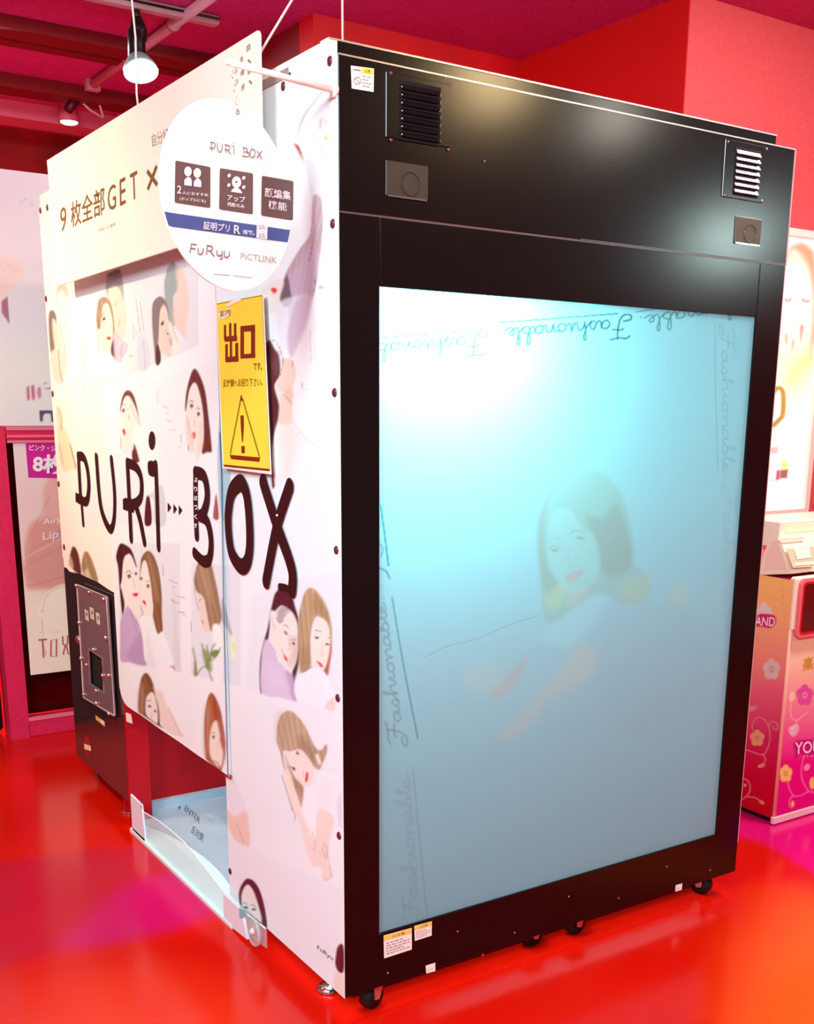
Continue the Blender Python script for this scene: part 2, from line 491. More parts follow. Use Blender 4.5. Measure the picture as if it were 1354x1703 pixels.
# ducts on the red wall behind the booth
RW = Pl((0, YB - .05, 0), (0, -1, 0))
for nm, p, q, r, lab in [('wall_pipe', (520, -18), (866, 62), .022, 'lower red pipe with a coupling running along the red wall behind the booth'),
                         ('wall_pipe', (700, -20), (866, 41), .014, 'upper thin red pipe running along the red wall behind the booth')]:
    t = empty(nm, tuple(RW.at(*p)), lab, 'pipe')
    A, B = RW.at(*p), RW.at(*q)
    MB().cyl(A, B, r, 14).obj('pipe', mat('pipe_red', (186, 30, 34), .35), t, True)
    if r > .02:
        c = A + (B - A) * .8; MB().cyl(c, c + (B - A) * .03, r * 1.35, 14).obj('coupling', mat('pipe_coupling', (216, 90, 90), .35), t, True)
    for k in (.35, .72):
        c = A + (B - A) * k; MB().box(c - [.01, 0, r * 1.2], c + [.01, .055, r * 1.2]).obj('bracket', mat('pipe_red', 0), t)

# ------------------------------------------------------------------ things on the ceiling
zl = 2.65
t = empty('ceiling_lamp', (.52, 2.52, CEIL), 'bright round reflector lamp hanging from a black holder under the ceiling', 'lamp')
MB().cyl((.525, 2.52, CEIL), (.525, 2.52, 2.80), .014, 12).tube([(.525, 2.52, 2.84), (.53, 2.52, 2.80), (.53, 2.52, 2.76)], [.02, .034, .03], 14).obj('bracket', blackp, t, True)
MB().tube([(.52, 2.52, 2.81), (.52, 2.52, 2.79), (.52, 2.52, 2.70), (.52, 2.52, 2.69)], [.015, .032, .034, .02], 20).obj('socket', blackp, t, True)
MB().tube([(.52, 2.52, 2.70), (.52, 2.51, 2.685), (.52, 2.495, 2.655), (.52, 2.488, 2.640)], [.03, .045, .064, .066], 28).obj('reflector', mat('lamp_shell', (150, 190, 190), .4), t, True)
MB().dome((.52, 2.487, 2.642), (0, -.35, -1), .066, .022, 28, 5).obj('lamp_lens', mat('lamp_glow', (255, 255, 255), .4, emit=(250, 255, 255), es=30), t, True, 'glowing white lens')
t = empty('tube_light', (.70, 2.512, CEIL), 'long grey batten light fitting on the crimson ceiling', 'light fitting')
MB().box((-.2, 2.49, CEIL - .035), (.855, 2.54, CEIL), .006).obj('housing', mat('grey_fitting', (196, 150, 160), .5), t)
MB().box((-.2, 2.483, CEIL - .02), (.85, 2.49, CEIL - .012)).obj('slot', blackp, t)
t = empty('ceiling_conduit', (.72, 3.0, CEIL), 'straight pinkish grey conduit running away across the crimson ceiling', 'conduit')
MB().cyl((.722, 2.2, CEIL - .02), (.722, 3.70, CEIL - .02), .02, 14).obj('pipe', mat('conduit_grey', (206, 140, 156), .4), t, True)
MB().cyl((.722, 2.62, CEIL - .02), (.722, 2.66, CEIL - .02), .026, 14).obj('coupling', mat('conduit_grey', 0), t, True)
MB().box((.69, 3.69, CEIL - .045), (.755, 3.73, CEIL)).obj('end_clip', mat('conduit_grey', 0), t)
YD = Pl((0, 4.2, 0), (0, -1, 0))
c = YD.at(115, 203)
t = empty('downlight', tuple(c), 'small round downlight glowing under the pink rail', 'lamp')
MB().tube([c + [0, 0, .10], c + [0, 0, .02], c], [.03, .05, .056], 24).obj('housing', mat('rail_pink', 0), t, True)
MB().dome(c, (0, 0, -1), .045, .014, 24, 4).obj('lamp_lens', mat('soft_glow', (255, 240, 240), .4, emit=(255, 235, 240), es=3), t, True)
t = empty('dropped_fitting', tuple(YD.at(130, 160)), 'loose spotlight bracket with dangling wires by the far ceiling beam', 'bracket')
YD2 = Pl((0, 3.9, 0), (0, -1, 0))
A = lambda x, y: YD2.at(x, y)
MB().prism([A(110, 148), A(128, 151), A(129, 163), A(120, 166)], (0, .02, 0)).obj('plate', mat('brass_plate', (190, 160, 130), .4, metal=.4), t)
MB().tube([A(128, 163), A(112, 184)], .022, 12).obj('spot_body', mat('dark_red_body', (80, 4, 24), .4), t, True)
for pts in ([(130, 165), (141, 155), (148, 157), (154, 168)], [(134, 166), (146, 160), (152, 162)], [(156, 152), (166, 175), (172, 195)], [(138, 172), (150, 183), (172, 196)], [(80, 143), (96, 145), (112, 149)]):
    MB().tube([A(*p) for p in pts], .006, 6).obj('wire', mat('pale_wire', (216, 170, 160), .4), t, True)

# ------------------------------------------------------------------ left: pink framed poster cabinet
LP = Pl((0, 2.74, 0), (0, -1, 0))
t = empty('poster_frame', (-.05, 2.75, 0), 'pink framed double poster cabinet standing behind the booth on the left', 'display frame')
pk = mat('pink_frame', (226, 40, 92), .45, noise=(70, (214, 32, 80), .1))
pk2 = mat('pink_lip', (240, 120, 150), .4)
X0, X1 = -.108, .72
XI = -.03
MB().prism([(X0, 2.70, 0), (XI, 2.70, 0), (XI - .01, 2.70, 2.26), (X0 - .012, 2.70, 2.26)], (0, .1, 0)).obj('stile', pk, t)
MB().box((XI, 2.705, 0), (X1, 2.80, .072), .003).obj('bottom_rail', pk, t)
MB().box((XI, 2.705, 1.25), (X1, 2.80, 1.305), .003).obj('middle_rail', pk, t)
for a_, b_2 in ((.072, .088), (1.290, 1.306), (1.262, 1.270), (1.240, 1.25)): MB().box((XI, 2.697, a_), (X1, 2.712, b_2)).obj('lip', pk2, t)
MB().box((XI, 2.79, .08), (X1, 2.80, 1.25)).obj('back_panel', mat('dark_red_gloss', (70, 2, 6), .15, spec=.6), t)
MB().box((X1 - .05, 2.70, 0), (X1, 2.8, 2.26)).obj('stile', pk, t)
view(0, 280, 3.869)
MB().box((-.302, 2.697, 1.306), (.66, 2.715, 2.27), .001).obj('poster_board', mat('board_white', (236, 230, 236), .5), t)
sheet('upper_poster', Pl((0, 2.694, 0), (0, -1, 0)), (-.30, 2.694, 1.308), (.66, 2.694, 2.268), 150, 150, (232, 226, 236), [
    G((30, (236, 226, 232)), (600, (240, 232, 236)), (1000, (232, 238, 244)), (1300, (238, 244, 238)), (1700, (232, 234, 236))),
    P((246, 226, 218), (-40, 560), (60, 570), (140, 620), (155, 680), (90, 760), (40, 800), (0, 830), (-40, 830), f=4),
    L((224, 190, 184), 4, (0, 600), (60, 625), (130, 655), f=1.2, a=.6), L((224, 190, 184), 4, (10, 660), (60, 650), (100, 665), f=1, a=.6),
    L((224, 190, 184), 3, (20, 690), (70, 700), f=1, a=.5), L((224, 190, 184), 3, (0, 815), (30, 810), (48, 790), f=1, a=.6),
    Q((176, 120, 148), (6, 860), (48, 820), (62, 1005), (8, 925), f=.8),
    L((170, 160, 170), 2.5, (130, 184), (205, 210), a=.7), L((170, 160, 170), 2.5, (125, 212), (230, 240), a=.5),
    L((150, 150, 160), 2.5, (150, 1312), (320, 1318), a=.7),
    P((206, 130, 165), (170, 1420), (188, 1400), (192, 1480), (176, 1490)), P((200, 120, 158), (200, 1405), (222, 1400), (226, 1480), (206, 1482)),
    P((206, 140, 170), (240, 1420), (262, 1410), (266, 1470), (244, 1475)), L((180, 130, 190), 3, (280, 1385), (320, 1380)), L((190, 110, 160), 4, (290, 1418), (325, 1415)),
    Q((86, 84, 112), (250, 1556), (345, 1560), (350, 1630), (330, 1630), (322, 1580), (284, 1575), (272, 1632), (256, 1630))], PRINT, t)
view(0, 700, 3.095)
sheet('lower_poster', Pl((0, 2.704, 0), (0, -1, 0)), (-.008, 2.7, .272), (.62, 2.7, 1.246), 130, 240, (240, 226, 224), [
    G((100, (236, 226, 226)), (400, (240, 212, 208)), (800, (246, 222, 214)), (1000, (252, 240, 220)), (1260, (252, 240, 222))),
    P((232, 176, 166), (230, 330), (320, 250), (420, 300), (440, 860), (230, 860), (150, 870), (110, 800), (130, 600), (160, 520), (220, 480), f=5, a=.85),
    P((214, 138, 128), (160, 560), (240, 500), (330, 560), (360, 800), (280, 860), (180, 860), (130, 760), f=8, a=.55),
    L((190, 116, 108), 4, (140, 850), (230, 830), (330, 800), f=1.5, a=.6), L((200, 130, 120), 4, (150, 740), (240, 690), (330, 640), f=1.5, a=.6),
    L((250, 216, 206), 4, (140, 700), (230, 650), (330, 600), f=1.5, a=.7), L((180, 110, 104), 3, (150, 600), (200, 500), (260, 380), f=1.5, a=.5),
    L((180, 110, 104), 3, (200, 640), (280, 600), (330, 540), f=1.5, a=.5), L((250, 240, 236), 2.5, (120, 590), (140, 1240), a=.8),
    P((254, 244, 222), (200, 960), (250, 880), (330, 840), (420, 850), (420, 1240), (240, 1240), (210, 1100), f=4),
    L((176, 120, 110), 2, (330, 850), (250, 890), (218, 980), (225, 1120), (240, 1230), a=.8),
    L((208, 150, 140), 2, (200, 1090), (320, 1085), a=.5)], PRINT, t)
view(0, 700, 3.095)
d = Dec(Pl((0, 2.704, 0), (0, -1, 0))); d.poly((130, 105), (330, 110), (335, 296), (146, 292)); d.obj('price_label', mat('magenta_print', (206, 26, 150), .5), t)
d = Dec(Pl((0, 2.704, 0), (0, -1, 0)), .003)
d.text('8枚', (168, 268), (330, 274), (170, 168), .035).text('ピンク・シール', (152, 152), (345, 158), (152, 122), .01)
d.obj('lettering', mat('white_print', (250, 240, 248), .5), t)
d = Dec(Pl((0, 2.704, 0), (0, -1, 0)), .002)
d.line(.007, (200, 1128), (238, 1124), smooth=False).cut().line(.007, (219, 1126), (224, 1215), smooth=False).line(.006, (262, 1130), (262, 1212), (290, 1212), (290, 1122), closed=True, smooth=False)
d.line(.006, (322, 1110), (326, 1150), (345, 1150), (348, 1105)).line(.006, (325, 1200), (338, 1155), (352, 1200))
d.obj('lettering', mat('rose_ink', (196, 96, 110), .5), t)
d = Dec(Pl((0, 2.704, 0), (0, -1, 0)), .0035); view(0, 700, 3.095)
d.text('Airy', (222, 545), (318, 530), (222, 505)).text('Lip', (222, 628), (300, 612), (222, 575)); d.obj('lettering', mat('white_print', 0), t)
# dark cabinet at the left edge
t = empty('arcade_cabinet', (-.45, 2.9, 0), 'black game cabinet at the far left edge beside the pink frame', 'arcade cabinet')
MB().box((-.80, 2.76, .03), (-.122, 3.3, .70), .01).obj('body', mat('cabinet_black', (26, 8, 10), .35), t)
MB().box((-.78, 2.80, .70), (-.13, 3.3, 1.25), .03).obj('upper_body', mat('cabinet_black', 0), t)
MB().box((-.80, 2.755, .715), (-.122, 2.78, .735), .004).obj('trim_strip', silver, t)  # silver strip stands in for the highlight along the cabinet's edge
MB().box((-.78, 2.80, 0), (-.14, 3.28, .03)).obj('plinth', blackp, t)
# ================================================================== the photo sticker booth
booth = empty('photo_booth', (0, 0, 0), 'large photo sticker booth with black end face and printed white side', 'photo booth')
BX0, BX1, BZ0, BZ1, ZS = .0935, 1.228, .214, 1.644, 1.777
T = .028
MB().box((0, 0, ZS + .002), (BW, T, ZT), .0015).obj('upper_panel', black, booth)
MB().box((0, 0, ZB), (BX0 - .0008, T, ZS - .002), .0012).obj('end_stile', black, booth)
MB().box((BX1 + .0008, 0, ZB), (BW, T, ZS - .002), .0012).obj('end_stile', black, booth)
MB().box((BX0, 0.001, BZ1), (BX1, T, ZS - .002), .0012).obj('header_panel', black, booth)
MB().box((BX0, 0, ZB), (BX1, T, BZ0), .0012).obj('lower_panel', black, booth)
MB().box((0, .002, ZS - .003), (BW, T, ZS + .003)).box((.62, -.0008, ZS + .0015), (BW - .002, .002, ZS + .0035)).obj('joint_strip', mat('dark_metal', (120, 112, 118), .3, metal=.8), booth)
MB().box((0, .035, ZT - .03), (1.292, .065, 2.088), .001).obj('roof_fascia', black, booth)
MB().box((0, .034, 2.088), (1.293, .075, 2.0915)).box((.0, -.0012, ZT - .0025), (BW, .003, ZT + .0005)).obj('edge_trim', silver, booth)
MB().box((BW, -.001, ZS), (BW + .0035, .03, ZT)).box((BW, .001, .17), (BW + .003, .03, ZS)).obj('edge_trim', mat('pale_edge', (226, 170, 170), .4), booth)
MB().box((0, .06, 2.0), (.02, 2.10, 2.09), .002).box((-.0015, .0345, 2.0), (.018, .066, 2.0905)).obj('side_rail', cream, booth, label='cream side rail above the printed panels')
for y, z in ((.046, 2.078), (.046, 2.052), (.20, 2.062)): MB().cyl((-.001, y, z), (.002, y, z), .004, 10).obj('rail_hole', blackp, booth)
MB().box((-.002, .205, 2.058), (.002, .36, 2.076)).obj('rail_slot', mat('slot_grey', (150, 130, 126), .5), booth)
MB().box((.02, .06, 2.03), (1.292, 2.1, 2.05)).obj('roof', mat('inner_white', (226, 232, 236), .6), booth)
MB().box((1.30, T, ZB), (BW, 2.11, 2.05)).obj('far_side_panel', mat('inner_white', 0), booth)
MB().box((.02, 2.09, ZB), (1.30, 2.11, 2.05)).obj('back_panel', blackp, booth)
# inside: gloss maroon partition, pale floor mat
mar = mat('maroon_gloss', (186, 6, 22), .3, spec=.3, noise=(4, (160, 2, 14), 0))
MB().box((.012, 1.585, .012), (1.30, 1.60, 2.03)).obj('inner_partition', mar, booth)
for a_, b_2 in (((.085, .112, 0), (1.27, .120, .09)), ((.08, .112, 0), (.09, .66, .09)), ((1.26, .12, 0), (1.27, 1.58, .09))): MB().box(a_, b_2).obj('base_skirt', blackp, booth)  # added dark boards that make the shade under the booth and stop light leaks
mt = mat('pale_blue_mat', (168, 184, 196), .45, noise=(14, (160, 174, 188), 0))
mo = MB().box((.03, .62, .001), (1.29, 1.584, .012)).box((.095, .2, .001), (1.29, .62, .012)).box((.09, 1.56, .012), (1.29, 1.584, .04)).obj('floor_mat', mt, booth)
MATP = Pl((0, 0, .012), (0, 0, 1)); d = Dec(MATP, .0008); view(0, 1180, 3.224)
d.poly((955, 520), (970, 518), (962, 540)).text('ENTER', (988, 540), (1068, 612), (996, 512)).text('反対側', (1022, 660), (1084, 712), (1034, 618))
d.obj('lettering', mat('grey_ink', (74, 70, 86), .5), booth)
# ---- backlit backdrop sheet with its print
view(850, 750, 3.385)
bl = [G((-920, (150, 198, 208)), (200, (160, 196, 206)), (1200, (168, 186, 198)), (2700, (152, 180, 192))),
      P((158, 172, 160), (330, 115), (420, 100), (520, 130), (600, 210), (655, 330), (690, 520), (700, 640), (780, 720), (760, 840), (640, 860), (560, 820), (500, 800), (440, 830), (330, 900), (250, 965), (195, 950), (180, 900), (160, 700), (145, 520), (160, 360), (220, 220), f=5, a=0.52),
      P((160, 154, 146), (240, 200), (200, 330), (190, 520), (210, 640), (260, 740), (240, 800), (190, 780), (160, 620), (150, 420), (190, 280), f=5, a=0.41),
      P((150, 146, 138), (420, 360), (520, 380), (600, 300), (680, 560), (660, 660), (600, 700), (520, 690), (480, 560), f=7, a=0.41),
      P((170, 200, 204), (250, 330), (340, 340), (400, 430), (470, 480), (500, 600), (480, 720), (400, 790), (330, 810), (260, 740), (215, 640), (205, 500), (215, 400), f=5, a=0.55),
      P((206, 188, 180), (370, 780), (440, 770), (400, 840), (330, 880), (310, 840), f=5, a=0.41),
      L((146, 140, 140), 10, (215, 545), (245, 535), (275, 552), f=1, a=0.35), E((130, 130, 140), 245, 560, 20, 10, 0, 1.2, 0.44),
      L((140, 136, 132), 9, (335, 462), (370, 448), (420, 462), f=1, a=0.35), E((130, 130, 140), 392, 490, 26, 10, 8, 1.2, 0.40),
      L((150, 148, 146), 8, (210, 505), (240, 488), (275, 500), f=1, a=0.24), L((170, 158, 152), 8, (330, 560), (325, 630), (350, 660), f=2, a=0.28),
      P((206, 150, 158), (305, 720), (335, 690), (385, 672), (408, 680), (380, 715), (340, 742), f=2.2, a=0.52),
      P((196, 200, 160), (250, 760), (310, 770), (300, 850), (240, 900), (190, 850), f=9, a=0.41),
      P((196, 196, 170), (620, 740), (780, 700), (760, 830), (650, 860), f=9, a=0.31), P((200, 196, 164), (900, 740), (980, 770), (980, 870), (900, 880), f=12, a=0.28),
      P((176, 204, 212), (430, 840), (520, 830), (470, 960), (400, 1050), (300, 1100), (180, 1060), (230, 980), f=10, a=0.41),
      P((212, 184, 170), (380, 1100), (470, 1110), (490, 1210), (400, 1300), (250, 1380), (100, 1540), (-20, 1640), (-60, 1600), (60, 1480), (260, 1260), f=12, a=0.38),
      P((206, 160, 156), (100, 1150), (60, 1260), (0, 1350), (-90, 1400), (-120, 1370), (-10, 1250), (60, 1180), f=5, a=0.38),
      P((200, 190, 184), (-260, 1240), (-100, 1200), (-40, 1300), (-120, 1380), (-260, 1340), f=12, a=0.28),
      L((120, 132, 128), 5, (-485, 1160), (-360, 1100), (-200, 1060), (0, 975), (165, 925), f=.9, a=0.45),
      P((164, 178, 190), (560, 860), (800, 840), (1000, 900), (1100, 1200), (1000, 1500), (700, 1620), (500, 1500), (480, 1200), f=20, a=0.28)]
# cursive word, drawn once as pen strokes and laid along a baseline
CUR = [[(.1, 2.2), (.5, 2.5), (1.1, 2.35), (1.9, 2.5)], [(1.25, 2.42), (1.1, 1.2), (.8, 0), (.3, -.55), (-.25, -.35), (-.1, .15), (.5, .25)], [(.6, 1.25), (1.0, 1.35), (1.6, 1.2)],
       [(2.6, .9), (2.1, 1.0), (1.8, .5), (2.0, 0), (2.4, .2), (2.6, .9), (2.6, .1), (2.9, .1), (3.35, 1.05), (3.6, .45), (3.35, -.05), (3.1, .1)],
       [(3.45, .0), (3.9, .6), (4.3, 1.8), (4.25, 2.3), (4.1, 1.9), (4.05, .0)], [(4.05, .1), (4.3, .8), (4.65, 1.0), (4.75, .6), (4.75, .1), (5.0, .1), (5.35, 1), (5.35, .1), (5.7, .2)],
       [(6.25, 1), (5.9, .8), (5.85, .2), (6.2, -.05), (6.55, .4), (6.35, .95), (6.6, .85), (6.9, .9), (6.95, 0), (7.15, .7), (7.5, 1), (7.65, .5), (7.65, .1), (7.95, .1)],
       [(8.7, .9), (8.2, 1.0), (7.95, .5), (8.1, 0), (8.5, .2), (8.7, .9), (8.7, .1), (8.95, .1)], [(8.95, .1), (9.4, 1.2), (9.55, 2.2), (9.3, 2.2), (9.2, 1), (9.2, .1), (9.6, 0), (9.8, .5), (9.5, .9), (9.25, .7)],
       [(9.7, .1), (10.1, .6), (10.45, 1.9), (10.35, 2.3), (10.2, 1.8), (10.2, .2), (10.5, .1)], [(10.5, .1), (11.0, .6), (10.95, .95), (10.65, .8), (10.65, .2), (10.95, 0), (11.4, .25)], [(11.7, .05), (11.72, .08)]]


def word(a, b, up, col, w, al, f=.8, under=-.75, trim=(0, 99)):
    """a,b = baseline ends (0 and 11.5 units), up = pixel vector of one x-height"""
    a, b, up = map(lambda q: np.array(q, float), (a, b, up)); ex = (b - a) / 11.5; out = []
    for s_ in CUR:
        if s_[0][0] < trim[0] or s_[-1][0] > trim[1]: continue
        out.append(L(col, w, *[tuple(a + ex * x + up * y) for x, y in s_], f=f, a=al))
    if under is not None: out.append(L(col, w * .8, tuple(a + ex * 1.0 + up * under), tuple(a + ex * 12 + up * under), f=f * .8, a=al))
    return out


view(0, 0, 1)
tl_ = (4, 84, 96)
bl += word((1046, 530), (838, 546), (1.5, 13), tl_, 2.4, .95, .8)
bl += word((806, 558), (598, 574), (1.5, 13), (40, 110, 122), 2.2, .9, .8)
bl += word((1292, 492), (1070, 526), (1.5, 12), (40, 110, 120), 2.2, .8, .8)
bl += word((672, 1236), (640, 1000), (-10, 1.5), (124, 132, 146), 3.0, .65, 1.3, None)
bl += [L((60, 110, 126), 2.2, (652, 993), (670, 1100), (695, 1228), f=.7, a=.75), L((20, 120, 136), 2.6, (633, 840), (640, 890), (646, 940), f=.8, a=.9), L((90, 116, 130), 3, (632, 945), (642, 950), (648, 962), a=.8), L((110, 124, 136), 2.6, (632, 905), (637, 912), (634, 925), a=.7)]
bl += word((697, 1530), (680, 1290), (-10, 1), (142, 148, 164), 4.2, .38, 2.6, None) + [L((120, 136, 150), 2.4, (687, 1276), (698, 1400), (711, 1530), f=1.4, a=.45)]
bl += word((1200, 545), (1203, 790), (8.5, .5), (128, 142, 154), 2.0, .42, 1.0, None) + [L((130, 140, 152), 1.6, (1189, 540), (1190, 640), (1194, 780), f=.8, a=.5)]
bl += word((1204, 812), (1206, 1060), (8, .5), (136, 146, 160), 2.6, .22, 1.6, None)
sh = attr_mat('backdrop_film', .42, .35)
nt = sh.node_tree; b_ = nt.nodes['Principled BSDF']; at = [n for n in nt.nodes if n.type == 'ATTRIBUTE'][0]; outn = [n for n in nt.nodes if n.type == 'OUTPUT_MATERIAL'][0]
tr = nt.nodes.new('ShaderNodeBsdfTranslucent'); mul = nt.nodes.new('ShaderNodeMix'); mul.data_type = 'RGBA'; mul.blend_type = 'MULTIPLY'; mul.inputs[0].default_value = 1; mul.inputs[7].default_value = (.42, 1.0, 1.0, 1)
nt.links.new(at.outputs['Color'], mul.inputs[6]); nt.links.new(mul.outputs[2], tr.inputs['Color'])
mxs = nt.nodes.new('ShaderNodeMixShader'); mxs.inputs[0].default_value = .5
nt.links.new(b_.outputs[0], mxs.inputs[1]); nt.links.new(tr.outputs[0], mxs.inputs[2]); nt.links.new(mxs.outputs[0], outn.inputs['Surface'])
sheet('backdrop_sheet', Pl((0, .006, 0), (0, -1, 0)), (BX0 - .003, .006, BZ0 - .003), (BX1 + .003, .006, BZ1 + .003), 430, 560, (160, 190, 200), bl, sh, booth, label='translucent pale blue printed sheet lit from inside')


# ---- vents, latches, stickers, screws on the black end
def fp(x, y, l=0.): return FRONT.at(x, y, l)


def vent(quad, slats, scr, sm, label=None):
    """quad px TL TR BR BL of the plate; slats = px TL TR BR BL of the louvre block"""
    a, c = fp(*quad[0]), fp(*quad[2])
    pm = MB().box((a[0], -.003, c[2]), (c[0], 0, a[2]), .001).obj('vent_plate', black, booth)
    s0, s1 = fp(*slats[0]), fp(*slats[2]); n = 7; h = (s0[2] - s1[2]) / n
    MB().box((s0[0] - .004, -.0035, s1[2] - .004), (s1[0] + .004, -.0025, s0[2] + .004)).obj('opening', mat('void_black', (4, 3, 4), .8), pm)
    for k in range(n):
        z = s0[2] - h * (k + .75)
        P_ = [(s0[0], -.003, z + h * .62), (s0[0], -.0088, z), (s0[0], -.0082, z - h * .12), (s0[0], -.003, z + h * .05)]
        MB().prism(P_, (s1[0] - s0[0], 0, 0)).obj('slat', sm, pm)
        for xx, rr in ((s0[0] - .001, .0022), (s1[0] + .001, .003)): MB().dome((xx, -.006, z + h * .1), (0, -1, 0), rr, .002, 8, 2).obj('slat_end', chrome, pm)
    for q in scr:
        c_ = fp(*q); MB().dome((c_[0], -.003, c_[2]), (0, -1, 0), .0035, .002, 10, 2).obj('screw', chrome, pm)


slm = mat('louvre_black', (30, 28, 30), .22, metal=.5)
vent([(641, 119), (751, 141), (748, 246), (642, 238)], [(666, 137), (729, 146), (728, 240), (666, 230)], [(649, 122), (748, 141), (649, 233), (745, 249)], slm)
vent([(1206, 231), (1277, 247), (1267, 338), (1200, 325)], [(1224, 247), (1262, 255), (1257, 328), (1219, 319)], [(1210, 236), (1274, 248), (1204, 325), (1266, 335)], mat('louvre_steel', (205, 208, 222), .25, metal=.85))  # right slats are a pale copy: the lamp's reflection is put into their colour
for q, mm_ in (((641, 266, 711, 334), mat('latch_grey', (58, 48, 42), .4)), ((1223, 359, 1263, 409), mat('latch_grey2', (92, 82, 70), .4))):
    a, c = fp(q[0], q[1]), fp(q[2], q[3])
    pm = MB().box((a[0], -.0025, c[2]), (c[0], 0, a[2]), .001).obj('latch_plate', mm_, booth)
    ce = (a + c) / 2
    MB().ring((ce[0] + .008, -.003, ce[2] - .006), (0, 1, 0), .022, .0012, 24, 6).obj('latch_ring', mat('latch_ring', (70, 62, 58), .25, metal=.6), pm)
    MB().box((a[0] + .004, -.004, c[2] - .002), (c[0] - .004, -.0025, c[2] + .001)).obj('lower_lip', mat('dark_metal', 0) if q[0] < 700 else chrome, pm)
sm3 = mat('screw_pink', (190, 140, 140), .3, metal=.5)
for q in ((1281, 366), (1285, 396), (806, 268), (741, 130)): c_ = fp(*q); MB().dome((c_[0], -.0005, c_[2]), (0, -1, 0), .0022, .001, 8, 2).obj('screw', sm3, booth)
for q in ((761, 1549), (856, 1551), (645, 1618), (946, 1491), (1029, 1494), (1109, 1441), (1181, 1447), (803, 1588)): c_ = fp(*q); MB().dome((c_[0], -.0005, c_[2]), (0, -1, 0), .0028, .0015, 8, 2).obj('screw', sm3, booth)


def sticker(name, pl, tl, tr, br, bl_, band=None, rows=5, band_h=.22, parent=None, body=(250, 244, 238), txt=(150, 110, 104), extra=None, wtxt=None):
    view(0, 0, 1); par = parent or booth
    d = Dec(pl, .0006); d.poly(tl, tr, br, bl_)
    o = d.obj(name, mat('label_%d_%d_%d' % body, body, .45), par)
    lp = lambda u, v: tuple((np.array(tl) * (1 - u) + np.array(tr) * u) * (1 - v) + (np.array(bl_) * (1 - u) + np.array(br) * u) * v)
    if band:
        x0, x1, col = band
        d = Dec(pl, .001); d.poly(lp(x0, .03), lp(x1, .03), lp(x1, band_h), lp(x0, band_h)); d.obj('band', mat('band_%d_%d_%d' % col, col, .45), o)
        if wtxt:
            d = Dec(pl, .0013); d.text(wtxt, lp(x0 + .3 * (x1 - x0), band_h * .85), lp(x0 + .75 * (x1 - x0), band_h * .85), lp(x0 + .3 * (x1 - x0), .08)); d.obj('lettering', mat('brown_ink', (120, 70, 20), .5), o)
    d = Dec(pl, .001)
    rr = random.Random(int(tl[0]))
    for k in range(rows):
        v = band_h + .12 + (1 - band_h - .18) * k / rows
        a = .08; e = .92 if k % 3 else .7
        if extra == 'icon': a = .5; e = .9 - .1 * (k % 2)
        x = a
        while x < e:
            wd = min(.05 + rr.random() * .12, e - x); d.poly(lp(x, v), lp(x + wd, v), lp(x + wd, v + .035), lp(x, v + .035)); x += wd + .035
    if extra == 'icon':
        cx, cy = lp(.27, .62); r = abs(tr[0] - tl[0]) * .15; t_ = [(cx + r * math.cos(q), cy + r * math.sin(q)) for q in np.linspace(0, 6.283, 12, endpoint=False)]
        d.line(.0012, *t_, closed=True); d.line(.0012, (cx - r * .7, cy - r * .7), (cx + r * .7, cy + r * .7))
        d.line(.002, lp(.12, .15), lp(.40, .15))
    d.obj('small_print', mat('sticker_ink_%d' % txt[0], txt, .5), o)['kind'] = 'stuff'
    return o


sticker('warning_sticker', FRONT, (583.5, 109), (622, 114), (621.5, 153), (585, 147), (.46, .97, (240, 216, 60)), 4, .26, extra='icon', wtxt='注意')
sticker('warning_sticker', FRONT, (638, 1556), (685, 1543), (685, 1579), (639, 1594), (0, 1, (246, 212, 92)), 5, .24, wtxt='△注意')
sticker('warning_sticker', FRONT, (689, 1540), (718.5, 1532), (718, 1556), (690, 1565), (0, 1, (246, 212, 92)), 4, .3, wtxt='△注意')
for q in ((708, 1606, 724, 1601, 724, 1615, 709, 1619), (1124, 1472, 1135, 1469, 1134, 1480, 1123, 1483)):
    o = sticker('caster_sticker', FRONT, q[0:2], q[2:4], q[4:6], q[6:8], None, 1, .5, txt=(120, 40, 44))


# ---- casters and levelling feet
def caster(loc, rot, first=None):
    if first is None:
        r = bpy.data.objects.new('caster', None); COL.objects.link(r); r.parent = booth; r.location = loc; r.rotation_euler = (0, 0, rot)
        x, y = 0, 0

        def part(mb, nm, mm_, sm=False):
            V = np.array(mb.V); o_ = obj(nm, V, mb.F, mm_, None, sm); c_ = Vector(o_.location); o_.parent = r; o_.location = c_; return o_
        part(MB().tube([(0, -.013, .031), (0, .013, .031)], .031, 28).tube([(0, -.0165, .031), (0, -.013, .031)], .012, 16), 'wheel', rubber, True)
        part(MB().tube([(0, -.0175, .031), (0, .0175, .031)], .007, 14).prism([(-.012, -.019, .072), (.03, -.019, .072), (.008, -.019, .022), (-.008, -.019, .026)], (0, .003, 0)).prism([(-.012, .016, .072), (.03, .016, .072), (.008, .016, .022), (-.008, .016, .026)], (0, .003, 0)).box((-.024, -.022, .070), (.034, .022, .078), .001), 'fork', mat('caster_steel', (216, 170, 166), .3, metal=.7))
        return r
    r = first.copy(); COL.objects.link(r); r.parent = booth; r.location = loc; r.rotation_euler = (0, 0, rot)
    for ch in list(first.children): c = ch.copy(); COL.objects.link(c); c.parent = r
    return r


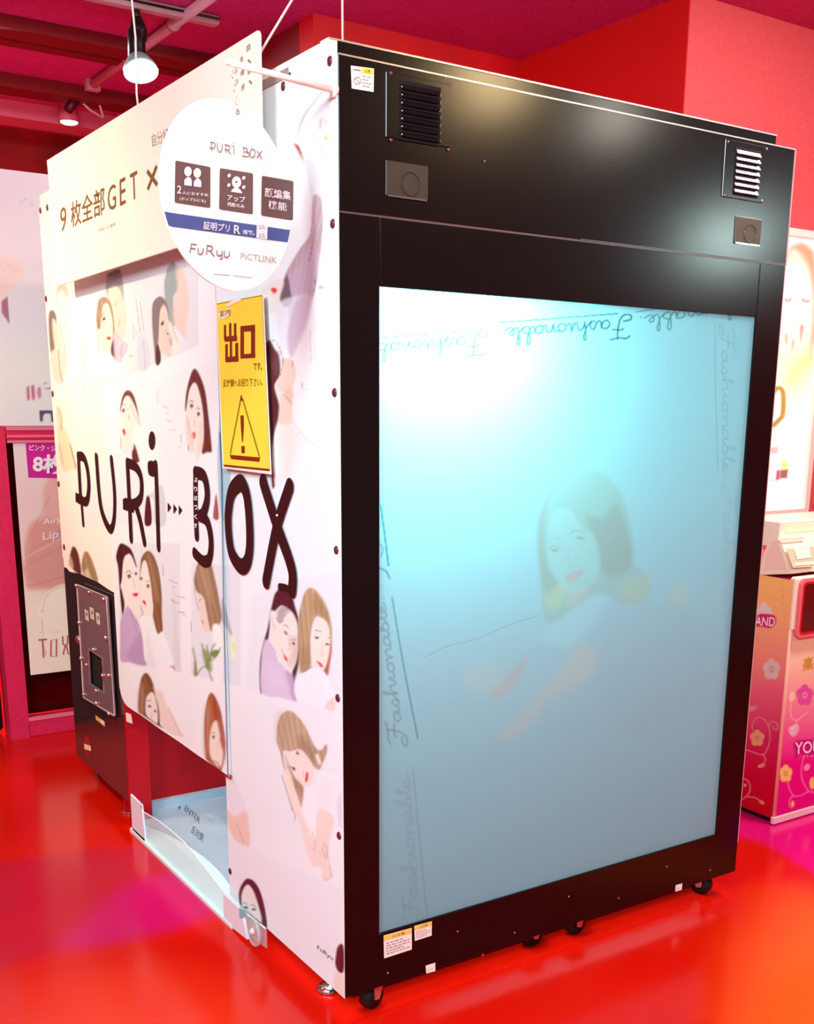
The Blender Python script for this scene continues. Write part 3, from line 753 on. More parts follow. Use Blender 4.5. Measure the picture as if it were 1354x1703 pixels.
c0 = caster((.10, .05, 0), .35)
for l_, r_ in (((.62, .085, 0), .1), ((.765, .075, 0), .1), ((1.255, .065, 0), 1.9), ((.075, 2.03, 0), .9), ((1.25, 2.0, 0), .2)): caster(l_, r_, c0)
ft = MB().tube([(.05, .175, .0), (.05, .175, .006), (.05, .175, .014), (.05, .175, .018)], [.03, .031, .020, .009], 24).cyl((.05, .175, .016), (.05, .175, .08), .006, 12)
ft.obj('levelling_foot', chrome, booth, True)
ft = MB().tube([(.04, 1.62, .0), (.04, 1.62, .006), (.04, 1.62, .018)], [.03, .031, .009], 24).cyl((.04, 1.62, .016), (.04, 1.62, .08), .006, 12)
ft.obj('levelling_foot', chrome, booth, True)

# ---- payment cabinet under the rear panel
gl = mat('gloss_black', (104, 78, 80), .13, metal=.75, spec=1.0, ior=2.0)
MB().box((0, 1.50, ZB), (.07, 2.112, .812), .003).obj('payment_cabinet', gl, booth, label='glossy black cabinet under the rear printed panel')
CP = Pl((-.014, 0, 0), (-1, 0, 0)); view(100, 930, 4.257)
O_ = [Vector(CP.at(*q)) for q in vp([(117, 176), (325, 262), (334, 275), (386, 1105), (376, 1118), (165, 982), (158, 970)])]
I_ = [Vector(CP.at(*q)) for q in vp([(200, 636), (298, 702), (308, 945), (212, 880)])]
tri = tessellate_polygon([O_, I_]); V_ = O_ + I_; n_ = len(V_); e_ = Vector((.005, 0, 0)); V_ = V_ + [v + e_ for v in V_]
F_ = [tuple(t_) for t_ in tri] + [tuple(i + n_ for i in t_[::-1]) for t_ in tri]
for s0_, ln in ((0, 7), (7, 4)): F_ += [(s0_ + i, s0_ + (i + 1) % ln, s0_ + (i + 1) % ln + n_, s0_ + i + n_) for i in range(ln)]
pay = obj('cover_plate', [tuple(v) for v in V_], F_, mat('smoked_plate', (128, 98, 104), .16, spec=.6, coat=.6), booth, label='smoky transparent cover plate with chrome studs')
CB = Pl((-.002, 0, 0), (-1, 0, 0))
d = Dec(CB, .0004); d.poly((196, 630), (302, 698), (312, 950), (208, 884)); d.obj('slot_opening', mat('void_black', 0), booth)
pts_ = [CP.at(*q, .001) for q in vp([(200, 636), (298, 702), (308, 945), (212, 880), (200, 636)])]
MB().tube(pts_, .0022, 6).obj('slot_rim', silver, pay)
pts_ = [CP.at(*q, .001) for q in vp([(117, 178), (325, 264), (386, 1108), (165, 980), (117, 178)])]
MB().tube(pts_, .0016, 6).obj('plate_edge', mat('plate_edge', (226, 196, 196), .2), pay)
for q in ((120, 187), (315, 283), (140, 448), (330, 556), (153, 700), (350, 822), (172, 955), (262, 1020), (352, 1093), (242, 638), (192, 747), (308, 822), (262, 930), (210, 234)):
    c_ = CP.at(*vp(q)[0], .0); MB().cyl(c_, c_ + [-.006, 0, 0], .007, 12).dome(c_ + [-.006, 0, 0], (-1, 0, 0), .007, .004, 12, 3).obj('stud', chrome, pay, True)
for q in ((172, 350, 198, 368, 204, 440, 180, 428), (208, 336, 236, 350, 242, 432, 216, 418), (252, 376, 278, 384, 284, 466, 260, 456)):
    d = Dec(CP, .0008); d.poly(q[0:2], q[2:4], q[4:6], q[6:8]); oo = d.obj('label', mat('dusty_label', (206, 190, 180), .5), pay)
    d = Dec(CP, .0014); cx, cy = (q[0] + q[4]) / 2, (q[1] + q[5]) / 2 - 6; d.ell(cx, cy, 5, 14); d.obj('mark', mat('mark_grey', (110, 90, 92), .5), oo)
c_ = CB.at(*vp((130, 570))[0]); MB().dome(c_, (-1, 0, 0), .018, .012, 16, 4).obj('lock', mat('lock_metal', (150, 100, 108), .3, metal=.8), booth, True)
d = Dec(SIDE, .0006); d.poly((250, 1104), (314, 1150), (316, 1184), (254, 1136)); d.obj('sticker', mat('label_cream', (240, 214, 176), .5), booth)
d = Dec(SIDE, .0012); d.poly((250, 1104), (284, 1128), (286, 1160), (254, 1136)); d.obj('sticker_mark', mat('label_gold', (224, 180, 110), .5), booth)
d = Dec(SIDE, .0006); d.ell(194, 1325, 26, 74, -4); d.obj('round_seal', mat('seal_red', (150, 30, 36), .5), booth)
d = Dec(SIDE, .0012); d.poly((170, 1306), (216, 1322), (220, 1358), (172, 1344)); d.obj('seal_label', mat('label_cream', 0), booth)
# white label on the partition edge
MB().box((-.001, 1.488, .012), (.075, 1.4995, .82)).box((.068, 1.4995, .012), (.075, 1.585, .82)).obj('door_jamb', mar, booth)
d = Dec(Pl((-.002, 0, 0), (-1, 0, 0)), .0008); d.poly((464, 1084), (502, 1098), (514, 1166), (470, 1150)); d.obj('label', mat('label_white', (240, 226, 224), .5), booth)

# ---- entrance sill, clear guard, end brackets
sm_ = mat('pale_cyan_sill', (214, 240, 240), .3, spec=.6)
Ys = np.linspace(.60, 1.44, 24); V_ = []; F_ = []
for y in Ys:
    u = (y - .60) / .84; wdt = .035 + .075 * math.sin(math.pi * u) ** .8
    V_ += [(-.022, y, .0), (-.022, y, .010), (-.022 + wdt, y, .020), (-.022 + wdt, y, 0)]
for i in range(len(Ys) - 1):
    for k in range(4): F_.append((4 * i + k, 4 * i + (k + 1) % 4, 4 * i + 4 + (k + 1) % 4, 4 * i + 4 + k))
F_ += [(3, 2, 1, 0), tuple(range(4 * (len(Ys) - 1), 4 * len(Ys)))]
obj('entrance_sill', V_, F_, sm_, booth, label='pale cyan curved sill across the doorway')
gy = [1.42, 1.31, 1.19, 1.08, .98, .89, .81, .72, .64, .52, .398]; gz = [.089, .108, .122, .128, .128, .120, .108, .092, .078, .078, .086]
top = [(-.012, y, z) for y, z in zip(gy, gz)]; poly_ = top + [(-.012, .398, .03), (-.012, .62, .012), (-.012, 1.42, .012)]
MB().prism(poly_, (.003, 0, 0)).obj('clear_guard', acrylic, booth, label='clear acrylic guard with a curved top edge')
MB().tube(top, .0018, 8).obj('guard_edge', mat('guard_edge', (236, 246, 250), .15), booth, True)
wb = mat('white_bracket', (228, 226, 238), .35)
bk = MB().box((-.018, 1.30, .0), (-.008, 1.425, .02), .002).prism([(-.018, 1.425, .0), (-.018, 1.425, .136), (-.018, 1.318, .132), (-.018, 1.30, .012)], (.006, 0, 0)).obj('end_bracket', wb, booth)
d = Dec(Pl((-.018, 0, 0), (-1, 0, 0)), .0008); view(0, 1180, 3.224); d.text('出', (752, 500), (764, 504), (754, 480)).text('入', (752, 530), (764, 534), (754, 506)); d.obj('lettering', mat('grey_ink', 0), bk)
bk = MB().prism([(-.02, .655, .0), (-.02, .655, .084), (-.02, .535, .082), (-.02, .50, .012)], (.008, 0, 0)).obj('end_bracket', wb, booth)
d = Dec(Pl((-.02, 0, 0), (-1, 0, 0)), .0008); d.poly((1282, 1062), (1318, 1080), (1300, 1120), (1284, 1120)); d.obj('bracket_mark', mat('teal_mark', (120, 190, 190), .4), bk)
c_ = np.array([-.024, .452, .058])
MB().tube([c_, c_ + [.008, 0, 0]], .040, 32).ring(c_, (1, 0, 0), .038, .003, 32, 8).obj('clear_disc', acrylic, booth, True, 'round clear acrylic disc at the end of the guard')
MB().dome(c_, (-1, 0, 0), .010, .010, 16, 4).obj('disc_knob', mat('knob_pink', (226, 200, 210), .15), booth, True)
# ================================================================== printed skin of the booth's side
SK, SK2, HB, HD, HG, HL = (247, 231, 222), (238, 208, 192), (112, 44, 32), (78, 26, 30), (176, 132, 88), (206, 168, 122)
LIP = (214, 66, 60); LAV = (206, 178, 214); WH = (246, 243, 244)
S = []


def eye(x, y, w, h=5, ang=0, c=(96, 52, 46)):
    a = math.radians(ang); dx, dy = math.cos(a) * w, math.sin(a) * w
    return [L(c, 7, (x - dx, y - dy), (x, y - h), (x + dx, y + dy), f=.8), E((70, 34, 34), x, y, w * .48, h, ang, .8, .95)]


def brow(x, y, w, ang=0, c=(150, 100, 80)):
    a = math.radians(ang); dx, dy = math.cos(a) * w, math.sin(a) * w
    return [L(c, 8, (x - dx, y - dy + 4), (x, y - 4), (x + dx, y + dy), f=1, a=.8)]


# --- strip of portraits under the banner
view(80, 420, 5.416)
S += [Q((230, 226, 230), (60, 120), (1120, -60), (1354, -60), (1354, 838), (1230, 886), (820, 1066), (690, 1130), (210, 1300), (60, 1330), f=2),
      Q((252, 246, 232), (40, 300), (440, 300), (440, 1090), (60, 1300), f=30, a=.8),  # soft cream patch: overexposed warm lamp light painted into the print
      P((214, 218, 216), (720, 270), (860, 240), (900, 300), (740, 340), f=14, a=.5),
      # pair at the far end
      P((196, 178, 166), (82, 290), (120, 250), (165, 300), (180, 400), (150, 420), (90, 500), (74, 420), f=2),
      P(SK, (90, 370), (140, 350), (175, 430), (190, 600), (210, 720), (205, 850), (170, 930), (120, 720), (84, 560), f=2),
      P(HD, (5, 560), (36, 515), (70, 560), (80, 680), (60, 780), (70, 930), (24, 900), (8, 740), f=1.6, a=.85),
      P(SK2, (40, 600), (80, 640), (110, 740), (150, 900), (170, 990), (130, 1180), (60, 1150), (25, 1000), (30, 900), (60, 860), (45, 740), f=2.5),
      L((150, 100, 66), 5, (100, 640), (140, 800), (160, 930), f=1, a=.7), L((120, 70, 40), 5, (92, 880), (105, 1050), (130, 1170), f=1, a=.8),
      L((150, 110, 80), 4, (150, 650), (175, 620), f=1), L((190, 120, 96), 5, (160, 690), (170, 660), f=1, a=.8),
      L((180, 160, 120), 5, (290, 800), (320, 1000), (335, 1260), f=1.2, a=.7), P((228, 224, 226), (170, 940), (215, 910), (235, 1280), (190, 1100), f=4, a=.6),
      # middle pair
      P((168, 164, 158), (520, 300), (545, 200), (640, 150), (665, 230), (680, 340), (670, 460), (560, 420), (530, 380), f=1.5),
      P(HD, (535, 190), (640, 150), (642, 192), (540, 216), f=1.2, a=.7),
      P((244, 216, 196), (545, 330), (600, 300), (650, 340), (690, 480), (706, 600), (690, 760), (660, 830), (600, 720), (560, 560), (545, 420), f=1.8),
      P((178, 142, 116), (435, 560), (450, 440), (490, 400), (545, 420), (580, 520), (600, 700), (590, 800), (612, 960), (590, 970), (560, 860), (580, 620), (530, 480), (500, 480), (480, 640), (470, 690), (440, 680), f=1.6),
      P((252, 232, 206), (490, 500), (535, 460), (570, 560), (582, 700), (570, 850), (530, 920), (490, 900), (455, 780), (450, 690), (475, 690), f=1.8),
      P(HD, (580, 800), (600, 790), (610, 975), (580, 950), (566, 860), f=1.2, a=.85), L(HD, 6, (440, 690), (455, 800), (458, 880), f=1, a=.5),
      P(LAV, (585, 730), (630, 730), (640, 840), (680, 800), (715, 830), (710, 900), (670, 940), (650, 1040), (600, 980), (590, 850), f=1.5, a=.7),
      L((130, 100, 130), 4, (640, 760), (665, 840), (655, 900), (675, 940), f=1, a=.7), P(WH, (470, 900), (560, 920), (620, 980), (690, 1020), (690, 1120), (440, 1080), (440, 1000), f=3, a=.9),
      E((206, 70, 50), 548, 772, 22, 16, 0, 1.2), *eye(505, 600, 22, 16, -60), *brow(495, 560, 20, -50), L((190, 130, 100), 4, (650, 600), (640, 660), f=1), L((150, 110, 90), 4, (600, 480), (620, 430), f=1, a=.7),
      # right pair, seen through hair and hands
      P((158, 172, 170), (1085, 120), (1130, 80), (1165, 160), (1170, 330), (1130, 400), (1140, 520), (1140, 660), (1090, 620), (1060, 480), (1045, 300), (1060, 200), f=2),
      P((240, 204, 184), (1150, 120), (1230, 200), (1260, 330), (1270, 480), (1250, 620), (1240, 760), (1180, 720), (1130, 600), (1130, 420), (1165, 320), f=4, a=.85),
      P((132, 118, 116), (935, 560), (945, 450), (1000, 395), (1050, 420), (1080, 500), (1090, 620), (1050, 560), (1020, 500), (1005, 600), (1000, 740), (990, 850), (1015, 900), (1010, 990), (970, 1005), (955, 860), (940, 700), f=1.6),
      P((240, 206, 190), (1010, 540), (1040, 470), (1070, 520), (1090, 620), (1120, 700), (1130, 830), (1110, 930), (1050, 920), (1005, 860), (1000, 740), f=1.8),
      P(SK, (1085, 650), (1110, 630), (1140, 700), (1200, 780), (1230, 880), (1150, 920), (1110, 900), (1130, 780), (1100, 720), f=1.5), L((150, 100, 96), 4, (1110, 640), (1135, 720), (1165, 800), f=1, a=.7),
      P((232, 226, 240), (1150, 700), (1200, 740), (1250, 830), (1235, 890), (1160, 930), (1140, 900), (1190, 860), f=1.5), P(HD, (975, 840), (1000, 845), (1012, 990), (972, 1005), f=1, a=.9),
      *eye(1030, 640, 22, 18, -60), L((180, 110, 100), 5, (1060, 700), (1085, 740), f=1), L((176, 60, 60), 8, (1095, 780), (1110, 830), f=1.5), *eye(1080, 740, 8, 5),
      P((206, 212, 226), (800, 790), (850, 750), (900, 800), (920, 1020), (820, 1062), f=2, a=.9), L((150, 160, 190), 4, (850, 780), (870, 900), (875, 1040), f=1, a=.7)]
for q in range(20):
    S.append(L((130, 120, 124), 5, (790 + (q * 37) % 70, 430 + q * 15), (794 + (q * 37) % 70, 448 + q * 15), f=1, a=.7))
S += [L((120, 112, 116), 4, (768, 650), (772, 790), f=1, a=.6), L((120, 112, 116), 4, (735, 930), (775, 932), f=1, a=.7), L((190, 60, 50), 10, (745, 190), (745, 190), f=1, a=0)]
# --- middle portraits round the big letters
view(80, 620, 4.513)
S += [Q((234, 230, 236), (400, 640), (720, 560), (850, 620), (880, 1130), (280, 1165), (270, 980), f=2, a=.6),
      Q((240, 236, 240), (550, 150), (1280, -100), (1290, 1090), (880, 1110), (860, 620), f=4, a=.5),
      # far left arm-and-head
      P((214, 190, 130), (60, 270), (85, 250), (110, 330), (112, 400), (150, 480), (200, 640), (214, 740), (170, 700), (120, 740), (85, 640), (75, 480), (70, 380), f=2, a=.55),
      P((252, 224, 180), (85, 440), (130, 450), (170, 560), (200, 690), (150, 740), (110, 680), (85, 560), f=2.5), L((120, 96, 50), 5, (75, 270), (100, 340), (100, 430), f=1, a=.6), L((130, 90, 50), 4, (85, 540), (115, 680), f=1, a=.6), L((150, 80, 40), 6, (165, 540), (210, 710), f=1, a=.8),
      # woman with hand over her face
      P((124, 60, 50), (540, 270), (560, 170), (595, 130), (635, 155), (665, 240), (690, 380), (700, 420), (660, 360), (640, 260), (600, 180), (570, 200), (552, 300), f=1.4),
      P((118, 40, 40), (640, 530), (680, 560), (720, 640), (700, 660), (640, 680), (628, 600), f=1.4),
      P(SK, (545, 290), (570, 200), (605, 175), (650, 250), (680, 340), (700, 420), (680, 480), (640, 500), (640, 570), (600, 610), (560, 590), (552, 480), (545, 380), f=1.6),
      L((150, 90, 70), 5, (552, 240), (568, 232), (582, 245), f=1), *eye(566, 285, 12, 14, -50), L((160, 90, 70), 4, (600, 320), (612, 350), f=1), P(LIP, (556, 430), (572, 420), (582, 455), (572, 470), f=1), L((214, 168, 150), 4, (620, 230), (650, 320), (690, 390), f=1.2, a=.8), L((200, 150, 130), 4, (590, 280), (620, 250), f=1, a=.5), L((110, 50, 50), 4, (543, 480), (548, 570), f=1, a=.8),
      P(WH, (660, 400), (700, 400), (760, 450), (830, 560), (850, 800), (800, 1040), (720, 900), (700, 720), (660, 560), (630, 500), f=2), P((206, 206, 216), (735, 920), (770, 910), (860, 850), (884, 1130), (800, 1130), (790, 960), f=1.5, a=.8), P((96, 20, 34), (735, 950), (752, 925), (768, 960), (778, 1130), (725, 1135), f=1),
      # woman with both hands on her cheeks
      P((118, 44, 40), (1028, 250), (1040, 130), (1075, 0), (1105, -30), (1140, 20), (1180, 140), (1205, 330), (1225, 520), (1225, 600), (1170, 620), (1150, 560), (1165, 380), (1150, 220), (1110, 90), (1070, 120), (1045, 230), (1035, 290), f=1.4),
      P(SK, (1045, 260), (1062, 130), (1105, 75), (1145, 200), (1165, 380), (1165, 500), (1145, 600), (1130, 680), (1110, 680), (1100, 560), (1070, 480), (1046, 360), f=1.6),
      P((246, 214, 196), (1040, 300), (1062, 370), (1085, 520), (1100, 580), (1075, 600), (1050, 540), (1035, 420), f=2, a=.9), P((246, 214, 196), (1135, 370), (1160, 400), (1165, 520), (1140, 620), (1115, 600), (1130, 480), f=2, a=.8),
      *brow(1075, 215, 14, 10), *eye(1077, 252, 13, 18, 20), *eye(1128, 312, 13, 16, 30), *brow(1125, 268, 12, 20), P(LIP, (1080, 460), (1098, 440), (1110, 470), (1096, 500), f=1.2, a=.85), L((200, 140, 120), 4, (1100, 330), (1098, 390), (1106, 400), f=1, a=.6), L((190, 130, 120), 3, (1040, 330), (1070, 450), (1088, 540), f=1, a=.6), L((100, 50, 50), 4, (1050, 540), (1056, 590), f=1),
      P(WH, (1150, 625), (1220, 600), (1250, 700), (1262, 1090), (1180, 1090), (1130, 900), (1110, 720), f=2), P((150, 30, 44), (1245, 1000), (1262, 910), (1282, 1090), (1240, 1092), f=1, a=.9)]
for x, y, w_ in ((864, 255, 22), (884, 262, 20), (880, 305, 30), (880, 362, 55), (900, 362, 14), (905, 432, 22), (935, 430, 20)): S.append(L((186, 178, 186), 5, (x, y), (x + w_, y), f=1.4, a=.7))
S += [L((150, 144, 150), 2.5, (835, 135), (820, 140), (825, 240), f=.8, a=.8, smooth=False), L((150, 144, 150), 2.5, (998, 455), (998, 555), (985, 556), f=.8, a=.8, smooth=False)]
# --- lower portraits of the curtain
view(100, 890, 4.513)
S += [P(HB, (68, 210), (85, 100), (110, 88), (140, 150), (160, 290), (130, 290), (90, 250), f=2), P((246, 214, 170), (70, 240), (80, 160), (100, 240), f=2, a=.6), P(HG, (160, 240), (175, 140), (205, 125), (245, 200), (285, 350), (210, 320), (180, 300), f=2), P((250, 222, 170), (185, 300), (200, 250), (225, 300), (225, 350), f=3, a=.7),
      Q((228, 224, 232), (440, 60), (900, 60), (905, 1030), (455, 942), f=2, a=.75), Q((210, 210, 222), (840, 300), (870, 500), (905, 1030), (850, 1015), f=4, a=.5),
      P((86, 22, 34), (420, 170), (430, 110), (455, 62), (500, 78), (540, 120), (575, 240), (540, 200), (500, 150), (475, 200), (470, 340), (470, 430), (485, 520), (470, 610), (458, 520), (445, 380), (435, 240), f=1.3),
      P(SK, (480, 190), (515, 140), (550, 190), (580, 300), (585, 420), (580, 510), (600, 560), (600, 660), (560, 640), (500, 520), (470, 430), (455, 380), (465, 335), f=1.5),
      L((120, 60, 56), 5, (495, 285), (515, 265), (535, 290), f=1), *eye(518, 312, 15, 16, 20), *eye(568, 292, 9, 12), P((220, 50, 50), (540, 442), (580, 432), (582, 452), (565, 462), f=1), L((214, 160, 140), 4, (548, 330), (560, 390), (545, 400), f=1, a=.7),
      P((204, 168, 212), (455, 640), (500, 540), (530, 560), (600, 690), (620, 780), (652, 970), (520, 955), (456, 940), (452, 780), f=1.5), P((184, 132, 184), (600, 730), (625, 800), (652, 970), (560, 960), (500, 900), (540, 820), f=5, a=.6), L((120, 90, 130), 3, (530, 560), (560, 680), (580, 730), f=1, a=.6), L((120, 90, 130), 3, (568, 620), (585, 690), f=1, a=.6),
      P((150, 92, 56), (600, 260), (610, 170), (655, 118), (700, 150), (740, 260), (762, 430), (765, 600), (770, 720), (735, 745), (700, 620), (680, 420), (660, 260), (640, 200), (618, 220), (600, 330), f=1.5), P((178, 130, 88), (650, 140), (700, 190), (735, 320), (745, 500), (700, 460), (670, 300), f=5, a=.6),
      P(SK, (600, 330), (618, 210), (645, 200), (675, 330), (690, 450), (700, 560), (680, 620), (640, 600), (610, 520), (600, 440), f=1.6), P((220, 60, 60), (615, 495), (632, 490), (648, 515), (635, 522), f=1), *eye(660, 385, 12, 16, 50), *eye(608, 330, 8, 12), L((130, 80, 60), 5, (645, 345), (665, 350), f=1), L((150, 90, 60), 5, (605, 540), (620, 590), (600, 610), f=1, a=.7),
      P(WH, (600, 620), (680, 610), (730, 740), (780, 740), (850, 1015), (655, 975), (620, 780), f=2), P((230, 224, 236), (650, 720), (700, 900), (720, 985), (660, 975), f=5, a=.6), Q((222, 150, 190), (820, 985), (855, 975), (868, 1018), f=1.2),
      # woman holding flowers, seen from above
      Q((230, 226, 232), (985, 200), (1354, 240), (1354, 1130), (985, 1050), f=2, a=.75),
      P((178, 130, 92), (1005, 330), (1030, 220), (1075, 190), (1130, 210), (1160, 320), (1190, 460), (1210, 620), (1180, 690), (1130, 720), (1100, 600), (1080, 480), (1040, 440), (1015, 400), f=1.6), P((198, 154, 116), (1040, 260), (1090, 240), (1130, 340), (1150, 500), (1110, 480), (1060, 380), f=6, a=.5),
      P((246, 214, 192), (1030, 450), (1060, 450), (1090, 540), (1110, 640), (1120, 720), (1090, 730), (1060, 660), (1040, 560), f=1.5), L((190, 60, 50), 6, (1065, 640), (1075, 665), f=1), L((130, 70, 60), 4, (1045, 490), (1060, 480), f=1), L((130, 70, 60), 4, (1010, 400), (1020, 480), (1040, 560), f=1, a=.6),
      P((130, 84, 74), (1215, 470), (1240, 540), (1270, 660), (1290, 760), (1250, 700), (1215, 640), f=2, a=.8),
      P(WH, (1140, 700), (1180, 670), (1215, 720), (1225, 850), (1215, 1100), (1130, 1085), (1150, 900), f=3), P((246, 248, 210), (1260, 760), (1300, 760), (1330, 850), (1300, 930), (1260, 900), (1240, 850), f=4, a=.9), P((226, 236, 150), (1290, 800), (1325, 830), (1310, 870), f=3, a=.8), P((250, 250, 240), (1150, 690), (1190, 680), (1220, 780), (1190, 860), f=3)]
GR = (128, 158, 66)
for q in ([(1105, 1000), (1085, 900), (1065, 820)], [(1105, 1000), (1110, 900), (1100, 830)], [(1110, 960), (1150, 880), (1190, 870)], [(1100, 980), (1060, 1000), (1030, 1045)], [(1110, 960), (1120, 1030), (1140, 1090)], [(1020, 1050), (1020, 960), (998, 850)], [(1110, 940), (1150, 930), (1200, 850)], [(1120, 930), (1140, 850), (1160, 820)]): S.append(L(GR, 9, *q, f=2.5, a=.8))
S += [P(GR, (1070, 860), (1110, 870), (1130, 930), (1140, 1020), (1100, 1000), (1075, 930), f=4, a=.8), P((104, 140, 50), (1130, 880), (1170, 860), (1192, 885), (1160, 920), (1135, 905), f=2.5, a=.9), P((120, 130, 70), (1010, 940), (1026, 1000), (1030, 1050), (1005, 1048), f=2.5, a=.8)]
for x, y, w_ in ((815, 338, 20), (836, 345, 14), (856, 358, 22), (850, 385, 18), (876, 460, 18), (905, 465, 34), (835, 485, 22), (840, 500, 14), (862, 505, 34), (882, 575, 40), (925, 600, 20), (905, 580, 30)): S.append(L((130, 122, 130), 4, (x, y), (x + w_, y + 5), f=1.2, a=.7))
S += [L((140, 134, 140), 3, (772, 222), (775, 300), a=.8), L((140, 134, 140), 3, (985, 640), (985, 725), a=.8)]
# --- lowest faces on the curtain
view(190, 1090, 6.448)
S += [P((138, 74, 44), (258, 590), (262, 400), (290, 240), (335, 188), (380, 220), (425, 320), (450, 440), (480, 560), (490, 720), (520, 780), (300, 640), f=2), P((196, 140, 108), (262, 500), (275, 340), (320, 300), (340, 420), (320, 600), (300, 640), (262, 600), f=7, a=.7), P((160, 96, 50), (300, 250), (350, 230), (400, 330), (400, 400), (330, 400), f=6, a=.6),
      P(SK, (335, 520), (350, 440), (400, 395), (440, 440), (470, 560), (470, 720), (400, 690), (340, 630), f=2), P((246, 212, 196), (420, 340), (440, 360), (520, 400), (560, 520), (640, 680), (700, 800), (740, 880), (600, 840), (520, 760), (490, 640), (460, 480), f=3, a=.85),
      *eye(378, 548, 20, 14, 10), *brow(375, 485, 22, 5), *eye(440, 600, 14, 12, 20), L((214, 160, 146), 5, (405, 620), (400, 670), f=1.5, a=.7), L((190, 140, 120), 4, (580, 560), (660, 740), (710, 850), f=1.4, a=.7), P(HD, (445, 470), (470, 520), (492, 640), (490, 720), (470, 720), (462, 560), f=2, a=.6),
      P((186, 96, 54), (965, 800), (975, 600), (1000, 460), (1035, 398), (1080, 440), (1130, 560), (1165, 720), (1190, 900), (1190, 1080), (1160, 1200), (1130, 1240), (1000, 1130), (975, 1060), f=2), P((206, 140, 100), (975, 760), (990, 560), (1030, 520), (1040, 700), (1020, 860), (1000, 1080), (975, 1040), f=8, a=.7), P((150, 54, 30), (1050, 440), (1100, 520), (1140, 640), (1110, 700), (1070, 640), f=6, a=.6),
      P((252, 226, 206), (1045, 760), (1090, 700), (1120, 800), (1140, 900), (1160, 1000), (1160, 1120), (1130, 1200), (1060, 1140), (1025, 1050), (1022, 900), f=2.5), *eye(1062, 878, 16, 20, 20), *brow(1062, 830, 16, 15), P((176, 60, 40), (1130, 880), (1180, 900), (1190, 1000), (1150, 990), f=4, a=.8), L((150, 40, 40), 10, (1060, 1130), (1100, 1150), (1130, 1190), f=2, a=.8), L((220, 170, 150), 5, (1100, 930), (1110, 1040), (1090, 1060), f=1.5, a=.6)]
# --- near panel: large mauve figure half hidden by the round sign
view(420, 90, 3.9625)
S += [P((206, 188, 180), (300, 500), (330, 400), (400, 310), (480, 210), (500, 170), (490, 220), (420, 310), (340, 430), (305, 520), f=1.5, a=.8), L((190, 180, 176), 2, (20, 580), (20, 580), a=0),
      P((226, 220, 222), (345, 700), (380, 690), (425, 750), (450, 850), (462, 960), (430, 1000), (395, 980), (360, 800), f=2), P((196, 152, 158), (395, 950), (430, 930), (455, 970), (465, 1080), (455, 1250), (430, 1440), (400, 1600), (330, 1800), (300, 1860), (240, 1860), (240, 1650), (200, 1500), (300, 1300), (380, 1180), f=2, a=.9),
      P((206, 178, 206), (240, 1460), (300, 1400), (380, 1250), (440, 1330), (420, 1500), (330, 1700), (270, 1800), (250, 1600), f=5, a=.55), P((172, 70, 40), (270, 590), (310, 610), (340, 720), (320, 680), (280, 610), f=1.5),
      P((120, 96, 98), (205, 1500), (230, 1460), (250, 1560), (262, 1640), (215, 1665), (180, 1620), (180, 1560), f=1.5), P(SK, (60, 1560), (150, 1490), (205, 1500), (180, 1600), (160, 1690), (100, 1720), (60, 1700), f=3), P((226, 60, 60), (118, 1545), (150, 1540), (162, 1560), (140, 1578), f=1.2),
      P((232, 226, 234), (445, 1320), (475, 1360), (510, 1480), (500, 1540), (440, 1530), (430, 1420), f=2, a=.8), L((96, 60, 76), 3, (400, 1240), (385, 1310), (370, 1370), a=.8), L((96, 60, 76), 3, (415, 1480), (405, 1560), (390, 1590), a=.8), L((150, 146, 150), 2, (440, 1535), (500, 1530), (502, 1565), a=.8, smooth=False), L((150, 146, 150), 2, (440, 1545), (498, 1540), a=.6),
      Q((206, 196, 200), (432, 415), (490, 425), (490, 505), (432, 495), a=.35), Q((216, 196, 190), (432, 540), (506, 550), (504, 670), (430, 660), a=.35), L((206, 80, 40), 5, (450, 440), (452, 490), f=1), L((206, 80, 40), 4, (482, 430), (484, 470), f=1), Q((236, 216, 90), (472, 540), (506, 540), (504, 566), (472, 566))]
for k in range(4): S.append(L((170, 160, 160), 2, (440 + 6 * (k % 2), 585 + 20 * k), (498, 592 + 20 * k), a=.7))
S += [L((186, 172, 170), 3, (500, 308), (548, 288), a=.9), P((206, 212, 224), (250, 1640), (330, 1800), (300, 1910), (255, 1900), f=6, a=.5)]
